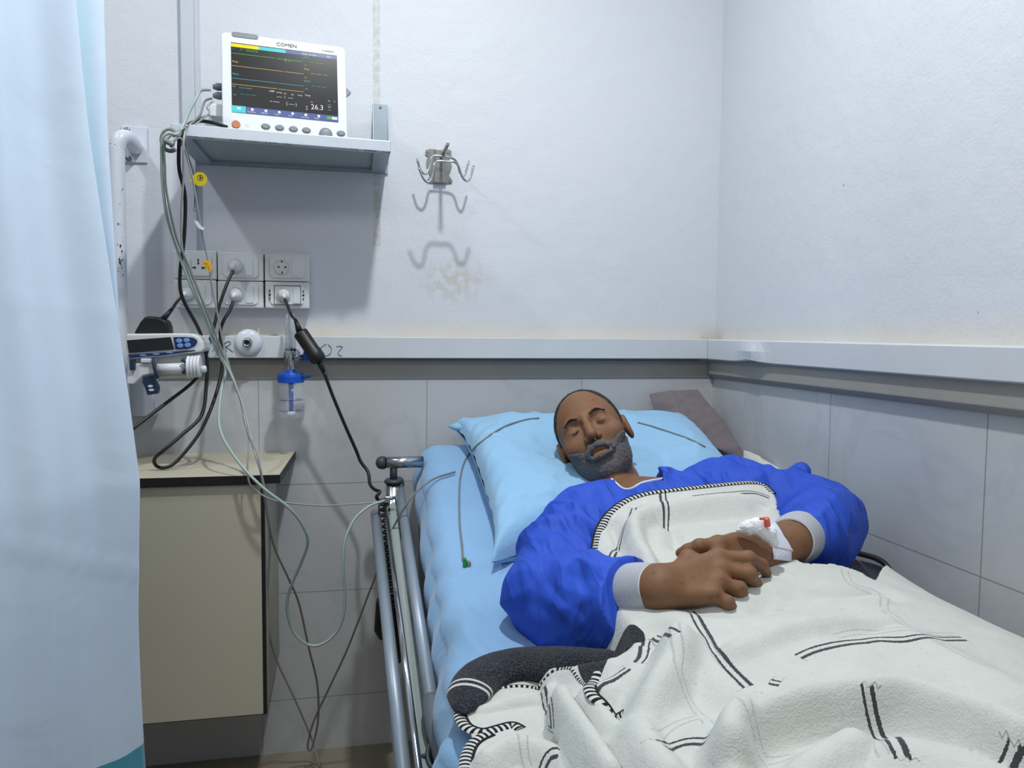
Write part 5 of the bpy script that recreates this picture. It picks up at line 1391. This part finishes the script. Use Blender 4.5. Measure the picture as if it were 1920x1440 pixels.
fcloth('folded_garment', (onY(1216, 742, -.035), onY(1306, 734, -.04), onY(1400, 870, -.22), onY(1235, 800, -.08)), M['brown_cloth'], 'taupe garment tucked behind the pillow in the room corner', .017, 12, 8, bul=.018)
fcloth('white_cloth', (onY(1396, 846, -.25), onY(1430, 862, -.33), onY(1500, 905, -.45), onY(1400, 900, -.33)), M['white_cloth'], 'off-white cloth edge against the wall behind the blue sleeve', .004, 20, 5, bul=.01)
fcloth('taupe_cloth', (onX(1555, 1050, -.06), onX(1606, 1046, -.045), onX(1668, 1112, -.03), onX(1600, 1095, -.06)), M['brown_cloth'], 'small taupe cloth peeking out below the blue left sleeve', .004, 24, 7, n=40, bul=.006)
tag(obj('wall_side_rail', MB().tube(spline([A([-.022, -.70, .70]), A([-.022, -.80, .71]), A([-.022, -.84, .695]), A([-.022, -.86, .66]), A([-.022, -.90, .60])], 6), .006, 12), M['black_rubber']), 'dark rail end between the mattress and the tiled wall', 'rail')
def cable(name, pts, r_, mat, label=None, parent=None, n=7):
    P = spline([onY(x, y, Y) for x, y, Y in pts], n); mb = MB().tube(P, r_, 10); o = obj(name, mb, mat, parent)
    return tag(o, label, 'cable') if label else o
# black monitor mains lead: from the monitor, off the shelf, to a loop over the cabinet, up to the lower middle plug
cable('power_cable', [(425, 238, -.30), (398, 230, -.28), (370, 227, -.28), (350, 236, -.30), (341, 250, -.322), (336, 268, -.325), (336, 317, -.30), (347, 369, -.27), (345, 448, -.25), (338, 506, -.23), (341, 555, -.22), (371, 614, -.20), (380, 640, -.19), (388, 675, -.18), (387, 720, -.19), (378, 778, -.22),
      (339, 817, -.26), (305, 846, -.28), (290, 860, -.27), (292, 872, -.26), (306, 877, -.26), (330, 866, -.25), (372, 815, -.22), (396, 765, -.19), (411, 717, -.15), (417, 677, -.13), (413, 625, -.12), (420, 600, -.12), (431, 582, -.11), (437, 566, -.10)], .0042, M['black_rubber'], 'black mains cable dropping from the shelf and looping over the cabinet')
cable('power_cable', [(437, 508, -.10), (430, 522, -.11), (422, 542, -.12), (410, 577, -.13), (402, 609, -.14), (389, 656, -.15), (381, 683, -.15), (370, 706, -.16), (352, 725, -.18), (310, 757, -.22), (262, 794, -.27), (215, 830, -.30)], .0042, M['black_rubber'], 'black cable from the top middle plug running behind the syringe pump')
cable('power_cable', [(607, 697, -.15), (625, 745, -.14), (648, 800, -.13), (668, 845, -.12), (676, 865, -.12), (690, 885, -.13), (694, 908, -.16), (703, 918, -.185), (712, 922, -.20), (706, 932, -.205), (712, 940, -.20)], .0044, M['black_rubber'], 'black cable hanging from the cylindrical adapter down to the bed')
# grey sensor cables
S_ = [(395, 172, -.30), (368, 178, -.30), (352, 205, -.31), (342, 238, -.32)]
cable('sensor_cable', [(395, 168, -.29), (376, 170, -.29), (366, 188, -.30), (352, 215, -.31), (340, 242, -.325), (330, 252, -.335), (316, 250, -.34), (304, 262, -.34), (303, 300, -.33), (304, 335, -.32), (308, 375, -.31), (314, 410, -.30), (328, 455, -.28), (344, 500, -.27), (362, 545, -.26), (378, 580, -.25), (392, 618, -.24), (404, 655, -.23), (423, 690, -.22), (416, 728, -.24), (411, 770, -.28),
      (412, 800, -.31), (423, 830, -.34), (455, 876, -.38), (496, 917, -.40), (538, 949, -.40), (565, 981, -.38), (577, 1014, -.36), (567, 1050, -.34), (547, 1096, -.32), (538, 1137, -.31), (547, 1178, -.30), (565, 1201, -.30), (590, 1211, -.30), (620, 1197, -.30), (641, 1165, -.30), (647, 1119, -.30), (643, 1055, -.30), (648, 1009, -.29), (666, 972, -.27), (693, 949, -.25), (722, 938, -.235)], .0034, M['cable_pale'], 'pale green cable curling in a deep loop between cabinet and bed')
cable('sensor_cable', [(398, 184, -.29), (384, 190, -.29), (375, 215, -.30), (358, 232, -.31), (336, 246, -.33), (318, 256, -.34), (308, 275, -.34), (309, 310, -.33), (311, 350, -.32), (320, 400, -.31), (332, 448, -.29), (352, 495, -.275), (372, 545, -.265), (388, 585, -.255), (402, 622, -.245), (415, 655, -.24), (430, 690, -.25), (444, 725, -.27), (452, 752, -.29), (459, 790, -.32), (468, 820, -.35), (474, 835, -.37), (488, 880, -.385),
      (501, 963, -.37), (515, 1027, -.33), (542, 1087, -.28), (561, 1133, -.24), (579, 1215, -.20), (595, 1284, -.16), (596, 1353, -.13), (584, 1404, -.12), (577, 1398, -.12), (588, 1353, -.14), (620, 1284, -.18), (652, 1215, -.22), (689, 1119, -.27), (712, 1059, -.29), (735, 995, -.31), (760, 949, -.33), (785, 918, -.32), (815, 897, -.30), (853, 885, -.27)], .0026, M['cable_grey'], 'long grey sensor cable falling to the floor and back up onto the mattress')
cable('sensor_cable', [(400, 190, -.28), (388, 200, -.29), (392, 212, -.29), (370, 230, -.30), (345, 247, -.32), (326, 262, -.34), (320, 276, -.34), (330, 262, -.335), (341, 262, -.33), (352, 300, -.31), (362, 340, -.30), (375, 415, -.28), (385, 465, -.26), (392, 500, -.25), (398, 540, -.24), (408, 590, -.23), (418, 640, -.22), (428, 680, -.23), (440, 718, -.26), (452, 755, -.29), (462, 800, -.33), (466, 840, -.36), (464, 868, -.372), (466, 900, -.38), (478, 918, -.385),
      (505, 935, -.38), (540, 943, -.36), (600, 948, -.31), (650, 946, -.27), (700, 942, -.24), (728, 938, -.235)], .0020, M['cable_light'], 'thin light grey cable stretched from the bundle across to the bed rail')
cable('sensor_cable', [(405, 218, -.28), (385, 217, -.29), (362, 228, -.30), (348, 245, -.32), (344, 275, -.33), (344, 330, -.31), (340, 400, -.29), (341, 460, -.27), (350, 500, -.26), (366, 545, -.25), (384, 590, -.24), (400, 630, -.235), (414, 662, -.235), (432, 700, -.26), (447, 735, -.28), (460, 775, -.31), (466, 800, -.33), (478, 850, -.38), (489, 885, -.385), (498, 930, -.375), (506, 1000, -.34), (504, 1080, -.31), (502, 1169, -.28), (519, 1238, -.23), (551, 1307, -.18), (584, 1385, -.12), (600, 1440, -.13)], .0024, M['cable_light'], 'grey cable running down past the cabinet edge to the floor')
cable('sensor_cable', [(346, 255, -.325), (352, 290, -.30), (362, 320, -.28), (366, 350, -.27), (366, 385, -.26), (365, 396, -.26)], .0028, M['cable_grey'], 'short grey cable end dangling under the shelf by the yellow tag')
# coil of cable bound at the shelf end
mb = MB(); c = onY(318, 262, -.335)
for k in range(2):
    mb.tube([c+A([math.cos(a)*.017*(1+.15*k), .006*k, math.sin(a)*(.022+.003*k)]) for a in np.linspace(.3, 5.4, 24)], .0026, 8)
tag(obj('cable_coil', mb, M['cable_grey']), 'tight grey cable loop hooked round the left end of the shelf', 'cable')
tag(obj('cable_plug', MB().cyl(onY(308, 263, -.345), onY(326, 272, -.345), .0058), M['plastic_grey'], bevel=.001), 'grey cable connector clipped in the loop at the shelf end', 'connector')
# tags on the cables
def flag(name, pts, Y, mat, label, th=.0008):
    return tag(obj(name, MB().prism([onY(x, y, Y) for x, y in pts][::-1], (0, th, 0)), mat, bevel=.0003), label, 'tag')
t = root('cable_tag', onY(373, 335, -.285), 'round yellow warning tag on a grey cable under the shelf', 'tag')
cc = onY(375, 336, -.285); obj('tag_disc', MB().lathe(cc, -Y3, [(.0158, 0), (.0158, .0008)], 28), M['yellow'], t)
obj('tag_tab', MB().box(cc+A([-.017, 0, -.003]), (.010, .001, .006)), M['yellow'], t)
mb = MB(); mb.lathe(cc+A([.001, -.0012, .003]), -Y3, [(.0065, 0), (.0065, .0002), (.0055, .0002), (.0055, 0)], 20, cap=False); mb.box(cc+A([.001, -.0012, .004]), (.002, .0004, .009)); mb.box(cc+A([.002, -.0012, .003]), (.007, .0004, .0018)); obj('tag_symbol', mb, M['print'], t)
flag('cable_label', [(363, 413), (372, 415), (377, 424), (384, 428), (380, 432), (371, 427)], -.28, M['plastic_white'], 'small white paper label on a thin grey cable')
t = root('cable_tag', onY(388, 498, -.26), 'amber folded cable tag hanging in front of the universal socket', 'tag')
obj('tag_body', MB().prism([onY(x, y, -.265) for x, y in ((377, 489), (391, 488), (399, 500), (394, 510), (386, 504))][::-1], (0, .001, 0)), M['amber'], t)
mb = MB()
for x, y in ((384, 493), (389, 494), (387, 499), (392, 500), (391, 505)): mb.box(onY(x, y, -.2665), (.0035, .0004, .0012))
obj('tag_print', mb, M['print'], t)
# lead with the green clip lying over the pillow and round the head
def surf(x, y):
    return max(float(Mz(y)), 0)
def onPil(px, py, h=.006):
    r_ = nrm(ray(px, py)); best = None
    dg = bpy.context.evaluated_depsgraph_get()
    hit, loc, nn, ii, ob, mm = SC.ray_cast(dg, Vector(CAM), Vector(r_), distance=4)
    return A(loc)-r_*h if hit else onB_(px, py)
bpy.context.view_layer.update()
pts = [(868, 1052), (866, 1020), (862, 985), (861, 930), (864, 890), (876, 856), (905, 826), (945, 800), (985, 787), (1010, 784)]
P = [onPil(x, y, .004) for x, y in spline([A(p, float) for p in pts], 5)]
lead = root('lead_wire', P[0], 'thin grey lead with a green clip lying on the pillow beside the head', 'lead')
obj('wire', MB().tube(P, .0022, 8), M['cable_grey'], lead)
k_ = onPil(875, 1060, .006); obj('green_clip', MB().box(k_+A([-.004, 0, .004]), (.007, .012, .022)), M['green'], lead, bevel=.002)
obj('grey_clip', MB().box(k_+A([.004, 0, .0]), (.008, .012, .018)), M['plastic_grey'], lead, bevel=.002)
pts = [(1196, 792), (1225, 800), (1262, 812), (1295, 824), (1322, 838)]; P = [onPil(x, y, .003) for x, y in spline([A(p, float) for p in pts], 6)]
tag(obj('lead_wire', MB().tube(P, .0022, 8), M['cable_grey']), 'thin grey lead crossing the pillow to the right of the head', 'lead')
# clip holding the cables on the rail post
c = onY(727, 936, -.235); kc = root('cable_clip', c, 'small shiny metal clip holding cables at the bed corner post', 'clip')
obj('clip_body', MB().box(c, (.014, .010, .016)), M['chrome'], kc, bevel=.002); obj('clip_pin', MB().cyl(c, onY(741, 933, -.23), .0045), M['steel_dark'], kc)
# smudged marks on the top rail
